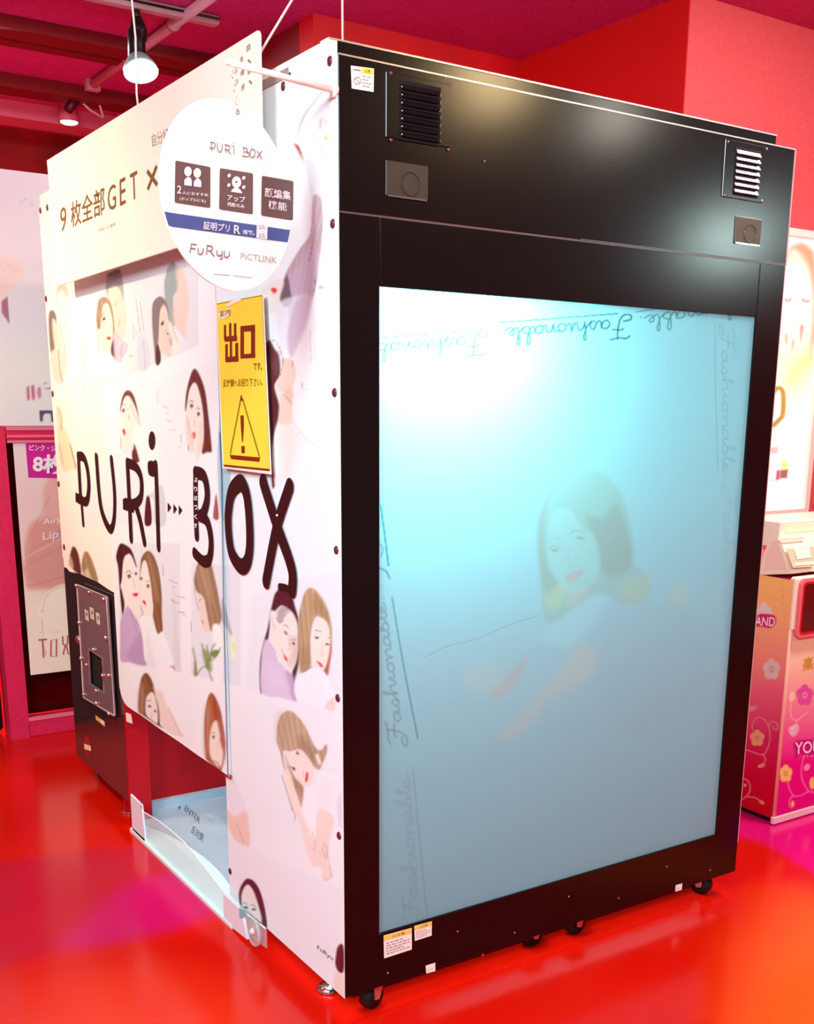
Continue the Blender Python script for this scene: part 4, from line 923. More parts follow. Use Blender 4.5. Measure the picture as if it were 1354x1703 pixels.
# profile looking up
view(420, 540, 6.55)
S += [P((230, 230, 240), (270, -200), (420, -300), (640, -300), (590, 0), (520, 180), (430, 360), (400, 290), (310, 250), (280, 100), f=3, a=.7), P((214, 178, 196), (480, -260), (640, -300), (590, 0), (520, 180), (430, 360), (380, 200), (390, 40), f=4, a=.8),
      P((252, 230, 220), (600, 20), (660, 300), (600, 620), (500, 1050), (420, 1400), (380, 1690), (240, 1690), (230, 1300), (290, 1060), (430, 900), (470, 560), (430, 360), (520, 180), f=6, a=.6),
      P((112, 36, 40), (140, 250), (185, 165), (240, 260), (290, 340), (300, 540), (250, 640), (250, 720), (290, 860), (290, 1000), (240, 1180), (220, 1400), (240, 1703), (245, 1760), (210, 1760), (195, 1400), (170, 900), (150, 500), f=1.8), P((150, 90, 90), (200, 420), (280, 300), (300, 480), (250, 560), f=10, a=.4),
      P((248, 208, 184), (330, 370), (400, 370), (440, 400), (475, 510), (470, 600), (440, 680), (440, 780), (430, 860), (440, 1000), (420, 1080), (300, 1080), (285, 1000), (300, 870), (290, 780), (250, 700), (250, 640), (300, 560), (325, 470), f=2), P((238, 180, 150), (340, 700), (440, 700), (430, 860), (370, 800), f=8, a=.6),
      P((250, 222, 208), (250, 700), (250, 640), (280, 640), (330, 740), (340, 780), (300, 790), f=1.5), L((170, 90, 70), 4, (280, 660), (305, 700), (300, 725), f=1), L((160, 90, 70), 5, (300, 780), (350, 775), (430, 860), f=1.3, a=.7), L((160, 80, 50), 4, (300, 240), (330, 380), (320, 480), (300, 560), f=1, a=.8), L((160, 80, 50), 3, (210, 170), (260, 190), (320, 330), f=1, a=.8), L((190, 80, 40), 8, (435, 400), (436, 445), f=1.2), L((170, 120, 120), 4, (400, 270), (405, 340), f=1.2, a=.7),
      P((246, 212, 190), (300, 1100), (420, 1080), (520, 1200), (500, 1400), (440, 1600), (380, 1690), (330, 1500), f=14, a=.45), L((214, 190, 176), 4, (440, 1060), (600, 1260), (740, 1330), f=2, a=.7), L((140, 130, 130), 4, (540, 630), (540, 695), (620, 700), f=1, smooth=False, a=.8)]
for k in range(9): S += [L((170, 150, 146), 6, (626 + (k % 3) * 3, 60 + k * 42), (636, 76 + k * 42), f=1.5, a=.6), L((176, 160, 156), 6, (676, 0 + k * 44), (684, 16 + k * 44), f=1.5, a=.5)]
# pair on the near panel
view(410, 960, 7.406)
S += [Q((234, 228, 234), (60, 240), (400, 60), (1178, -60), (1178, 1660), (660, 1535), (0, 1380), f=8, a=.45),
      P((92, 28, 40), (385, 150), (390, 90), (440, 100), (500, 150), (560, 220), (600, 360), (640, 520), (650, 800), (640, 1080), (600, 1250), (580, 1300), (560, 1180), (620, 1000), (630, 700), (600, 520), (520, 400), (430, 350), (350, 420), (300, 420), (290, 600), (260, 800), (200, 900), (190, 1100), (190, 1420), (165, 1380), (160, 1120), (190, 880), (260, 620), (290, 440), (330, 260), (350, 200), f=1.8),
      P(SK, (300, 420), (345, 430), (380, 540), (400, 420), (450, 380), (540, 410), (600, 500), (630, 620), (630, 900), (590, 1080), (520, 1150), (440, 1080), (360, 960), (330, 850), (280, 780), (300, 620), (288, 500), f=2), P((232, 170, 120), (540, 760), (620, 740), (625, 900), (590, 1050), (540, 1100), (520, 1040), (560, 900), f=7, a=.6),
      P((150, 96, 96), (380, 420), (460, 350), (520, 400), (480, 440), (450, 500), (420, 560), (390, 540), f=3, a=.6), L((90, 40, 44), 7, (370, 500), (400, 550), (440, 545), (470, 470), (540, 410), f=1.5, a=.7),
      *brow(490, 600, 36, 40), *eye(485, 690, 34, 14, 48), *eye(580, 820, 26, 14, 50), L((190, 140, 90), 7, (560, 770), (600, 770), f=1.4, a=.8), L((214, 150, 130), 5, (520, 760), (535, 870), (510, 900), f=1.5, a=.7), P((222, 50, 40), (460, 950), (490, 980), (508, 1020), (490, 1032), (468, 1000), f=1.5), L((200, 90, 80), 4, (425, 880), (460, 960), (500, 1030), f=1.2), L((206, 150, 140), 5, (310, 500), (330, 580), (350, 640), f=1.5, a=.6),
      P((224, 196, 226), (235, 770), (330, 860), (370, 1010), (460, 1110), (500, 1240), (530, 1380), (600, 1520), (420, 1480), (190, 1420), (190, 1000), f=2), P((190, 140, 190), (480, 1150), (560, 1200), (600, 1300), (590, 1400), (620, 1515), (570, 1510), (520, 1340), f=3, a=.85), L((150, 110, 160), 4, (340, 880), (370, 1010), (380, 1030), f=1.2, a=.7), P((238, 220, 240), (250, 1100), (400, 1150), (480, 1350), (300, 1350), f=20, a=.5),
      P((206, 164, 116), (640, 500), (680, 300), (720, 180), (785, 130), (860, 165), (940, 280), (1010, 430), (1050, 620), (1050, 900), (1020, 1100), (1000, 1210), (950, 1160), (980, 1080), (1030, 900), (1000, 600), (920, 500), (870, 480), (820, 560), (790, 760), (800, 960), (780, 1110), (700, 1190), (660, 1140), (640, 900), (635, 700), f=2), P((172, 120, 66), (820, 240), (900, 260), (960, 360), (990, 520), (930, 500), (880, 440), (830, 420), f=10, a=.6), P((176, 128, 74), (680, 900), (760, 860), (780, 1080), (700, 1190), (660, 1120), f=12, a=.6),
      P((176, 80, 40), (1030, 800), (1050, 860), (1030, 1030), (1000, 1200), (950, 1160), (990, 1060), f=3, a=.8), L((140, 60, 40), 8, (700, 1180), (740, 1130), (800, 1110), f=2, a=.7),
      P((254, 232, 218), (840, 640), (860, 520), (920, 500), (990, 560), (1025, 700), (1020, 900), (980, 1060), (950, 1130), (880, 1130), (820, 1090), (795, 960), (800, 780), f=2), *brow(880, 660, 40, 15), *eye(865, 745, 32, 16, 20), *brow(1010, 750, 22, 20), *eye(990, 825, 26, 16, 10), L((226, 176, 160), 6, (930, 800), (935, 930), (915, 960), (960, 965), f=1.5, a=.6), P((218, 66, 56), (870, 1045), (910, 1050), (945, 1100), (915, 1105), f=1.5), L((180, 80, 70), 4, (860, 1035), (905, 1065), (940, 1075), f=1.2),
      P((250, 247, 250), (600, 1300), (650, 1200), (740, 1160), (820, 1120), (930, 1140), (1000, 1240), (1050, 1380), (1080, 1480), (990, 1560), (960, 1620), (660, 1535), (600, 1420), f=2), P((238, 230, 240), (700, 1250), (860, 1280), (980, 1480), (800, 1500), f=25, a=.5), P((250, 210, 190), (1080, 1480), (1080, 1640), (970, 1615), (1000, 1550), f=2), L((230, 220, 226), 6, (1070, 1480), (1000, 1530), (960, 1600), f=1.5)]
# leaning woman at the bottom
view(370, 1170, 5.495)
S += [Q((238, 233, 238), (60, -60), (940, 20), (1090, 70), (1090, 1110), (1030, 1100), (60, 1250), f=25, a=.4),
      P((204, 168, 130), (495, 330), (500, 200), (540, 100), (600, 66), (660, 90), (740, 180), (800, 300), (850, 400), (900, 425), (950, 370), (955, 440), (920, 540), (880, 605), (820, 560), (760, 460), (700, 420), (620, 440), (560, 430), (560, 500), (620, 600), (680, 700), (740, 760), (740, 860), (720, 950), (690, 860), (640, 720), (560, 560), (530, 450), (505, 380), f=2),
      P((160, 110, 76), (700, 300), (760, 330), (830, 420), (860, 520), (820, 550), (760, 460), (700, 400), f=8, a=.55), P((250, 230, 214), (850, 480), (870, 460), (900, 540), (880, 560), f=2), P((196, 150, 106), (520, 110), (600, 120), (560, 260), (520, 330), f=14, a=.5),
      P((252, 228, 216), (560, 440), (640, 450), (700, 420), (760, 470), (830, 570), (830, 660), (800, 740), (740, 750), (690, 700), (640, 640), (590, 520), f=2), P((252, 226, 212), (540, 500), (570, 540), (620, 640), (650, 760), (690, 900), (740, 1040), (840, 1240), (860, 1400), (830, 1500), (760, 1320), (700, 1080), (640, 980), (600, 800), (560, 640), f=2),
      L((130, 80, 56), 5, (545, 440), (550, 540), (575, 600), f=1.3, a=.8), L((140, 90, 60), 5, (570, 470), (640, 640), (680, 760), f=1.5, a=.7), L((140, 100, 70), 5, (545, 660), (600, 840), (640, 980), f=1.3, a=.8), L((150, 110, 80), 4, (640, 960), (665, 1030), (655, 1080), f=1.3, a=.7), P((180, 130, 96), (650, 680), (720, 740), (735, 880), (700, 850), (660, 760), f=4, a=.6),
      *eye(652, 598, 20, 15, 50), *eye(685, 455, 16, 14, 60), *brow(625, 580, 12, 50), L((226, 160, 150), 5, (740, 620), (736, 670), f=1.5, a=.7), P((210, 70, 80), (765, 630), (785, 640), (780, 700), (755, 720), f=1.5), L((150, 100, 90), 4, (800, 760), (820, 800), f=1.3, a=.6),
      P((250, 247, 250), (760, 780), (850, 720), (900, 620), (1000, 640), (1090, 700), (1090, 880), (1040, 960), (1060, 1100), (1010, 1050), (960, 990), (880, 970), (850, 1060), (840, 1250), (740, 1000), (740, 860), f=2.5), P((232, 224, 232), (880, 700), (1000, 680), (1050, 860), (960, 960), (880, 900), f=25, a=.5), P((226, 220, 228), (1050, 880), (1090, 840), (1090, 1110), (1060, 1090), f=3, a=.8),
      P((252, 224, 208), (875, 980), (960, 990), (1020, 1050), (1000, 1180), (970, 1300), (980, 1420), (1000, 1580), (940, 1625), (910, 1600), (900, 1500), (840, 1480), (830, 1380), (850, 1240), f=2), *[L((206, 150, 134), 4, *q, f=1.3, a=.75) for q in ([(925, 1280), (905, 1380)], [(945, 1290), (935, 1420)], [(965, 1300), (955, 1420)], [(975, 1470), (995, 1560), (985, 1600)], [(935, 1600), (960, 1615)], [(820, 1170), (845, 1260), (835, 1340)])],
      # arm at the doorway edge
      P((236, 230, 234), (40, 740), (120, 720), (160, 800), (200, 900), (215, 990), (140, 1030), (60, 960), f=3, a=.8), P((248, 206, 186), (40, 960), (110, 1030), (220, 990), (245, 1150), (250, 1300), (180, 1290), (110, 1240), (50, 1100), f=3), L((214, 150, 140), 4, (130, 1110), (170, 1200), (190, 1270), f=1.3, a=.8), Q((236, 228, 234), (80, 1270), (240, 1310), (400, 1400), (1100, 1703), (1100, 2400), (60, 2400), f=10, a=.3)]
view(350, 1150, 3.08)
S += [P((96, 20, 40), (145, 1060), (150, 1010), (180, 962), (215, 965), (250, 1010), (275, 1090), (290, 1180), (285, 1215), (255, 1170), (240, 1100), (215, 1020), (190, 990), (165, 1030), (160, 1110), f=1.6), P(SK, (160, 1050), (185, 995), (215, 1015), (240, 1080), (262, 1170), (240, 1215), (200, 1230), (172, 1150), f=2),
      L((150, 80, 70), 3, (162, 1088), (178, 1082), (190, 1092), f=1), L((150, 80, 70), 3, (205, 1095), (220, 1092), (232, 1105), f=1), *eye(182, 1108, 8, 5), *eye(222, 1118, 8, 5), P((206, 60, 90), (195, 1150), (212, 1145), (225, 1190), (205, 1200), f=1.5, a=.8),
      P((100, 24, 48), (640, 1370), (650, 1310), (672, 1292), (684, 1320), (684, 1430), (660, 1440), (642, 1410), f=1.6), P((252, 222, 206), (630, 1500), (640, 1440), (665, 1445), (684, 1460), (684, 1575), (650, 1540), f=2)]
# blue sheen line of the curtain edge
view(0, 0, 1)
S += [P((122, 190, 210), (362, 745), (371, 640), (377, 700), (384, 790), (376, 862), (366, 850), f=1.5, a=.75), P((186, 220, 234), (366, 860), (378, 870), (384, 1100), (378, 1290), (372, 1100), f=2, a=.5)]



def tone(Ly):                                   # the film's print is a little greyer than the pure pigments above
    if Ly[0] == 'G' or Ly[2][0] - Ly[2][1] > 95: return Ly
    m_ = sum(Ly[2]) / 3; c_ = tuple(int(min(255, (v * .80 + m_ * .20) * k)) for v, k in zip(Ly[2], (.95, 1., 1.02)))
    return Ly[:2] + (c_,) + Ly[3:-2] + (Ly[-2], Ly[-1] if Ly[0] == 'P' else min(1, Ly[-1] * 1.25))


S = [tone(q) for q in S]
HAIR[0] = True
ZT2 = 2.05


def side_mask_curtain(uu, vv, ul, uh, vl, vh):
    y = -uu                                     # depth; far edge rounded at the bottom corner
    t = np.clip((y - 1.44) / .08, 0, 1); zb = .432 + .05 * (1 - np.sqrt(np.clip(1 - t ** 2, 0, 1)))
    f = (vv - vl) / (vh - vl); return uu, zb + f * (vh - zb)


def side_mask_rear(uu, vv, ul, uh, vl, vh):
    y = -uu; s_ = np.clip((y - 1.50) / .62, 0, 1)
    zb = .800 + .045 * np.sin(s_ * math.pi) ** 2 * .35 + .06 * np.clip((y - 2.02) / .1, 0, 1) ** 2
    f = (vv - vl) / (vh - vl); return uu, zb + f * (vh - zb)


MB().box((.0, .0285, ZB), (.02, .655, ZT), .0008).obj('near_side_panel', white, booth)
MB().box((.001, 1.50, .81), (.02, BL, 2.05), .001).obj('rear_side_panel', white, booth)
MB().box((.012, .60, 1.98), (.02, 1.52, 2.05)).obj('curtain_rail', cream, booth)
sheet('printed_film', SIDE, (0, -.0005, ZB - .001), (0, .652, ZT - .001), 110, 640, (233, 243, 249), S, PRINT, booth, lift=.0006, label='printed film on the near panel with portraits of women')
sheet('printed_curtain', SIDE, (0, .610, .437), (0, 1.525, ZT2), 150, 480, (234, 242, 248), S, PRINT, booth, side_mask_curtain, .0026, 'printed doorway curtain with portraits of women', wave=lambda u, v: .0008 * np.sin(u * 19) * (1 - v) ** 2)
sheet('printed_film', SIDE, (0, 1.50, .80), (0, BL + .002, ZT2), 90, 330, (248, 240, 232), S, PRINT, booth, side_mask_rear, .0012, 'printed film on the rear panel')
HAIR[0] = False
d = Dec(SIDE, .0042); view(0, 0, 1)
d.line(.0045, (365, 720), (368, 790), (369, 850), (371, 950), (373, 1060), (376, 1180), (378, 1260), (379, 1290)); d.obj('curtain_piping', mat('piping_blue', (84, 122, 158), .4), booth)
MB().tube([SIDE.at(376, 1290, .006), SIDE.at(382, 1292, .010), SIDE.at(384, 1289, .006)], .004, 8).obj('curtain_clip', mat('clip_red', (150, 20, 40), .3), booth)
MB().box((-.0022, .335, 1.86), (.004, .365, 2.052)).obj('corner_post', mat('post_mauve', (196, 160, 156), .5), booth)
# push rivets that fasten the film
bolt = mat('rivet', (92, 36, 48), .35)
for q in ((548.5, 101.5), (471, 143.5), (553.5, 372), (556.5, 653), (559.5, 915), (562, 1161), (564, 1390), (383, 1449), (67.5, 350), (79, 345), (77, 497), (88, 655), (98, 805), (107, 910)):
    c_ = SIDE.at(*q, .001); r_ = .0095 if q[0] > 300 else .012
    MB().dome(c_, (-1, 0, 0), r_, .004, 14, 3).obj('rivet', bolt, booth, True)

# ---- the big lettering across curtain and panel
LT = Dec(SIDE, .0040); view(80, 620, 4.513)
LT.line(.031, (224, 625), (262, 632), (288, 700), (302, 800), (302, 890), (284, 965), (222, 945)).line(.030, (226, 630), (232, 760), (240, 900)).line(.022, (243, 900), (262, 1135)).poly((204, 898), (250, 915), (285, 950), (284, 1000), (206, 968))
LT.cut().line(.030, (360, 632), (376, 850), (395, 1010), (430, 1120), (470, 1175), (495, 1090), (498, 900), (474, 650))
LT.cut().line(.031, (594, 680), (608, 950), (622, 1245)).line(.031, (594, 675), (655, 705), (692, 770), (702, 860), (690, 945), (640, 985), (580, 975)).line(.031, (655, 990), (690, 1110), (722, 1270)).poly((560, 945), (620, 960), (650, 1000), (640, 1050), (562, 1025))
LT.cut().line(.029, (806, 690), (815, 900), (828, 1310)).poly((750, 668), (800, 668), (820, 720), (800, 775), (755, 762), smooth=True).cut().ell(778, 508, 24, 70)
for x, y in ((912, 1008), (955, 1020), (995, 1030)): LT.cut().poly((x - 15, y - 36), (x + 10, y), (x - 15, y + 38))
view(300, 750, 3.406)
LT.cut().line(.030, (85, 120), (85, 300), (92, 482)).line(.034, (85, 122), (128, 138), (148, 200), (150, 280), (128, 355), (110, 368)).line(.032, (112, 368), (148, 395), (168, 465), (173, 545), (160, 615), (125, 622), (80, 578))
LT.cut().line(.041, (334, 180), (290, 230), (272, 330), (270, 430), (285, 560), (318, 630), (350, 655), (378, 625), (392, 540), (390, 400), (378, 270), (358, 200), closed=True)
LT.cut().line(.040, (468, 178), (545, 420), (610, 600), (635, 700), (632, 785)).line(.038, (618, 200), (545, 430), (484, 738)).line(.016, (632, 790), (590, 772), (562, 768))
LT.obj('lettering', ink, booth, label='very large dark capital lettering')
d = Dec(SIDE, .0062); view(300, 750, 3.406)
for i, ch in enumerate('ぷりぼっくす'): d.text(ch, (78, 175 + i * 52), (96, 179 + i * 52), (78, 148 + i * 52), .02)
d.ell(547, 364, 6, 7)
d.obj('lettering', mat('white_print', 0), booth)
d = Dec(SIDE, .002); view(350, 1150, 3.08); d.text('FuRyu', (545, 1325), (625, 1385), (548, 1298)); d.obj('lettering', mat('dim_ink', (120, 104, 112), .5), booth)
# ================================================================== banner, signs, cords
BP = Pl((-.052, 0, 0), (-1, 0, 0))
ban = empty('hanging_banner', (-.05, 1.0, 1.77), 'long cream banner board hung along the top of the booth side', 'banner')
MB().prism([BP.at(*q) for q in ((78, 267), (424, 53), (428, 50.5), (430, 56), (433, 210), (436, 366), (97, 475))], (.006, 0, 0)).obj('board', cream, ban)
gold = mat('brown_gold_ink', (120, 84, 38), .5); gp = mat('pale_grey_ink', (170, 156, 146), .5)
d = Dec(BP, .001); view(0, 0, 3.009)
d.text('9', (302, 1165), (332, 1150), (300, 1045)).text('枚全部', (355, 1142), (524, 1070), (352, 1012), .004).text('G', (540, 1060), (580, 1040), (538, 938)).text('E', (600, 1030), (628, 1016), (598, 900)).text('T', (655, 1005), (690, 988), (650, 872)).text('×', (735, 958), (790, 930), (732, 850))
d.obj('lettering', gold, ban)
d = Dec(BP, .001); d.text('※撮影した画像', (490, 1162), (578, 1128), (488, 1146)).text('自分好み', (762, 735), (875, 690), (758, 672)); d.obj('lettering', gp, ban)
d = Dec(BP, .001)
for ch, x, y in (('目', 1242, 228), ('、', 1246, 295), ('肌', 1246, 345), ('、', 1252, 400), ('毛', 1208, 285), ('輝', 1211, 352), ('感', 1214, 425), ('ぷ', 1178, 340), ('り', 1180, 400)): d.text(ch, (x - 8, y + 32), (x + 10, y + 20), (x - 8, y + 2))
d.obj('lettering', mat('grey_brown_ink', (140, 112, 96), .5), ban)
cordm = mat('white_cord', (236, 214, 208), .5)
p0 = BP.at(228, 171)
MB().tube([p0 + [.003, 0, -.02], p0 + [0, 0, .02], p0 + [.004, 0, .15], p0 + [-.006, 0, .32], p0 + [0, 0, .5], (p0[0], p0[1], CEIL)], .0026, 8).obj('hanging_cord', cordm, ban, True)
YC = Pl((0, .28, 0), (0, -1, 0)); a_, b__ = YC.at(428, 96), YC.at(482, -4); e__ = a_ + (b__ - a_) * ((CEIL - a_[2]) / (b__[2] - a_[2]))
MB().tube([a_, (a_ + e__) / 2 + [.01, 0, -.02], e__], .0026, 8).obj('hanging_cord', cordm, ban, True)
q0 = Pl((0, .10, 0), (0, -1, 0)).at(570, 70)
tag(MB().tube([q0 + [0, 0, -.02], (q0[0], q0[1], 2.4), (q0[0], q0[1], CEIL)], .0024, 8).obj('power_cord', cordm, None, True), 'thin white cord dropping from the ceiling onto the booth roof corner', 'cord')

# rod fixed to the booth, round sign on a thread
rb = MB().tube([(.0, .008, 1.992), (-.219, .008, 2.006)], .0058, 12).dome((-.219, .008, 2.006), (-1, 0, 0), .0062, .006, 12, 3).cyl((0, .008, 1.992), (-.008, .008, 1.992), .012, 16)
rb.obj('sign_rod', mat('white_rod', (246, 236, 226), .4), booth, True, 'white rod sticking out that carries the round sign')
dv = np.array([(2090 - CX) / F, -(700 - CY) / F, 1.]) @ M3; th = math.atan2(dv[1], dv[0])
r_ = np.array([math.cos(th), math.sin(th), 0]); nn = np.array([math.sin(th), -math.cos(th), 0])
SP = Pl((-.214, .008, 1.8), nn)
sc_ = SP.at(381, 328); print('sign', th, sc_, [np.linalg.norm(SP.at(*q) - sc_) for q in ((252, 330), (510, 330), (383, 167), (379, 488))])
RS = .1625
sg = empty('round_sign', tuple(sc_ + [0, 0, -RS]), 'round white sign with three dark squares hanging from the rod', 'sign')
MB().tube([sc_ + nn * .0015, sc_ - nn * .0015], RS, 72).obj('disc', mat('sign_white', (255, 255, 255), .35), sg)
top_ = SP.at(395, 186, .002); re = np.array([-.214, .008, 2.002])
m_ = MB()
for k in range(7):
    u0, u1 = k / 7, (k + 1) / 7; A_, B_ = re + (top_ - re) * u0, re + (top_ - re) * u1; mid = (A_ + B_) / 2 + np.array([.003 * (-1) ** k, 0, 0])
    m_.tube([A_, mid, B_], .0011, 6)
m_.obj('thread', mat('thread', (214, 190, 178), .5), sg, True)
MB().ring(top_, nn, .004, .0012, 14, 6).obj('eyelet', mat('eyelet_grey', (180, 168, 162), .3, metal=.6), sg)
view(250, 150, 4.867)
sqm = mat('sign_brown', (106, 72, 72), .45)
for q in (((203, 568), (487, 622), (486, 955), (197, 910)), ((563, 630), (832, 673), (830, 1006), (557, 965)), ((903, 692), (1160, 736), (1155, 1056), (897, 1015))):
    d = Dec(SP, .002); c4 = np.array(q, float); pts = []
    for i in range(4):
        a0, b0, c0_ = c4[i - 1], c4[i], c4[(i + 1) % 4]
        for t in (0, .5, 1):
            e1 = b0 + (a0 - b0) / np.linalg.norm(a0 - b0) * 14; e2 = b0 + (c0_ - b0) / np.linalg.norm(c0_ - b0) * 14
            pts.append(tuple((1 - t) ** 2 * e1 + 2 * t * (1 - t) * b0 + t * t * e2))
    d.poly(*pts); d.obj('square', sqm, sg)
d = Dec(SP, .003)
for x, y in ((305, 658), (380, 670)): d.ell(x, y, 31, 40)
d.cut().poly((274, 768), (276, 725), (300, 702), (325, 706), (337, 735), (336, 776)).poly((350, 778), (352, 738), (378, 712), (402, 720), (414, 745), (412, 786))
d.cut().ell(698, 745, 38, 48).poly((650, 822), (668, 796), (698, 786), (728, 802), (746, 836))
for x, y in ((638, 690), (756, 710), (636, 768), (756, 785)): d.cut().ell(x, y, 13, 16, 40)
d.text('2', (215, 834), (250, 838), (218, 770), .012).text('人におすすめ', (258, 842), (468, 862), (258, 815), .012).text('(カップルにも)', (238, 893), (450, 915), (238, 862), .012)
d.text('アップ', (622, 892), (768, 912), (622, 842), .012).text('撮影のみ', (624, 940), (762, 958), (624, 905), .012)
d.text('顔編集', (925, 862), (1138, 894), (925, 785), .012).text('機能', (955, 958), (1105, 980), (955, 888), .012)
d.obj('lettering', mat('white_print', 0), sg)
d = Dec(SP, .004); d.ell(698, 742, 7, 9); d.obj('mark', sqm, sg)
# blue band clipped by the disc
cu_, cv_ = [], []
N_ = 40; up_ = np.array([0, 0, 1.])
tp, bt_ = (np.array([SP.at(*vp(q)[0], .002) for q in s_]) for s_ in (((36, 972), (1290, 1155)), ((68, 1090), (1258, 1252))))
for ln, arr in ((tp, cu_), (bt_, cv_)):
    for k in range(N_ + 1):
        t = -.1 + 1.2 * k / N_; P_ = ln[0] + (ln[1] - ln[0]) * t; arr.append(P_)
V_ = []; F_ = []
for a0, b0 in zip(cu_, cv_):
    def cl(P_):
        q = P_ - (sc_ + nn * .002); r = np.linalg.norm(q); return (sc_ + nn * .002 + q * min(1, RS * .997 / r)), r
    (A_, ra), (B_, rb_) = cl(a0), cl(b0); V_ += [A_, B_]
for k in range(N_): F_.append((2 * k, 2 * k + 1, 2 * k + 3, 2 * k + 2))
obj('band', V_, F_, mat('band_blue', (68, 84, 152), .4), sg)
d = Dec(SP, .0028); d.poly((862, 1088), (950, 1104), (946, 1208), (858, 1196)).text('証明プリ', (428, 1125), (640, 1152), (432, 1058), .012).text('R', (676, 1160), (728, 1166), (678, 1090), .012).text('搭載。', (750, 1164), (845, 1174), (750, 1128), .012)
d.obj('lettering', mat('white_print', 0), sg)
d = Dec(SP, .0032)
for y in (1100, 1170):
    for x in (882, 908): d.line(.0012, (x, y + 6), (x + 6, y - 8), (x + 14, y + 8)).line(.0012, (x - 2, y + 16), (x + 18, y + 19))
d.obj('mark', mat('mark_brown', (160, 140, 130), .5), sg)
tx = mat('sign_text', (136, 112, 110), .5)
d = Dec(SP, .0024); w1 = .0018
d.line(w1, (496, 490), (496, 420), smooth=False).line(w1, (488, 421), (520, 428), (526, 448), (515, 470), (482, 466)).cut().line(w1, (545, 428), (545, 475), (562, 502), (580, 480), (582, 436)).cut().line(w1, (612, 508), (612, 442), smooth=False).line(w1, (604, 442), (640, 450), (644, 470), (632, 484), (604, 480)).line(w1, (626, 484), (650, 516), smooth=False).cut().line(w1, (662, 450), (678, 452), (678, 522), smooth=False).ell(676, 432, 4, 5)
d.cut().line(w1, (758, 515), (758, 465), smooth=False).line(w1, (750, 464), (784, 472), (786, 490), (770, 500)).line(w1, (770, 500), (800, 508), (800, 530), (784, 538), (745, 530)).cut().line(w1, (822, 478), (808, 505), (812, 535), (828, 546), (846, 530), (848, 500), (840, 482), closed=True).cut().ell(822, 455, 4, 4).cut().line(w1, (866, 488), (900, 556), smooth=False).line(w1, (902, 494), (864, 548), smooth=False)
d.obj('lettering', tx, sg)
d = Dec(SP, .0024); w1 = .0025
d.line(w1, (322, 1312), (334, 1245), (372, 1250), smooth=False).line(w1, (332, 1280), (362, 1284), smooth=False).cut().line(w1, (388, 1280), (388, 1318), (404, 1330), (422, 1318), (430, 1284)).cut().line(w1, (456, 1330), (462, 1258), smooth=False).line(w1, (462, 1258), (498, 1266), (504, 1284), (492, 1300), (470, 1300)).line(w1, (486, 1302), (516, 1342), smooth=False).cut().line(w1, (540, 1300), (540, 1328), (556, 1340), (578, 1334)).line(w1, (582, 1304), (580, 1362), (566, 1366)).cut().line(w1, (600, 1306), (600, 1340), (616, 1354), (636, 1344), (642, 1312))
d.obj('lettering', tx, sg)
d = Dec(SP, .0024); d.text('PiCTLINK', (732, 1368), (1022, 1402), (734, 1316), -.005); d.line(.0012, (515, 1488), (640, 1498)).line(.001, (672, 1500), (825, 1518)); d.obj('lettering', mat('pale_grey_ink', 0), sg)

# yellow exit sign taped over the curtain edge
EP = Pl((-.017, 0, 0), (-1, 0, 0)); view(340, 480, 5.323)
ex = empty('exit_sign', tuple(EP.at(410, 790)), 'yellow exit notice with a warning triangle taped to the side', 'sign')
MB().prism([EP.at(*vp(q)[0]) for q in ((100, 122), (516, 45), (588, 1645), (160, 1588))], (.002, 0, 0)).obj('backing', mat('notice_white', (250, 236, 226), .4), ex)
yl = mat('notice_yellow', (255, 224, 74), .25, spec=.6)
d = Dec(EP, .001); d.poly((108, 132), (508, 56), (578, 1610), (170, 1562)); d.obj('yellow_sheet', yl, ex)
br = mat('notice_brown', (128, 42, 10), .4); ol = mat('notice_olive', (150, 120, 6), .4)
d = Dec(EP, .0016)
bar = lambda x0, y0, x1, y1: d.poly((x0, y0), (x1, y0 - (x1 - x0) * .09), (x1, y1 - (x1 - x0) * .06), (x0, y1))
for q_i, q in enumerate(((172, 322, 192, 450), (218, 306, 238, 440), (260, 308, 282, 430), (178, 424, 288, 470), (224, 440, 244, 640), (184, 492, 206, 640), (272, 482, 298, 640), (188, 606, 300, 652), (318, 336, 348, 618), (412, 322, 446, 604), (320, 332, 440, 382), (332, 582, 448, 618))):
    if q_i == 8: d.cut()
    bar(*q)
d.cut().poly((318, 1125), (346, 1120), (348, 1210), (340, 1355), (332, 1355), (322, 1230)).cut().poly((326, 1395), (354, 1390), (356, 1455), (328, 1455)).cut().line(.0095, (238, 1490), (480, 1512), smooth=False).cut().line(.004, (172, 1564), (572, 1604), smooth=False)
d.cut().poly((325, 940), (340, 990), (328, 990), (314, 990))
d.obj('lettering', br, ex)
d = Dec(EP, .0018)
d.line(.0062, (326, 950), (232, 1440), (228, 1480), (245, 1498), (470, 1518), (488, 1500), (482, 1470), (340, 985), smooth=False)
d.text('です。', (432, 720), (510, 722), (432, 652), .02).text('反対側へお回り下さい。', (166, 872), (512, 862), (166, 802), .012).line(.0012, (108, 136), (508, 60), smooth=False).line(.001, (510, 60), (578, 1606), smooth=False)
d.obj('lettering', ol, ex)
d = Dec(EP, .0022); d.text('※※', (130, 262), (232, 236), (130, 190), .012); d.poly((190, 150), (240, 110), (300, 95), (330, 100), (280, 125), (215, 155), smooth=True).poly((126, 215), (180, 196), (216, 230), (180, 262), (130, 262), smooth=True); d.obj('worn_patch', mat('glare_white', (250, 240, 220), .3), ex)  # worn spot with white glare painted into its colour
d = Dec(EP, .003); d.text('案内', (134, 256), (226, 236), (134, 196), .0); d.obj('lettering', ol, ex)

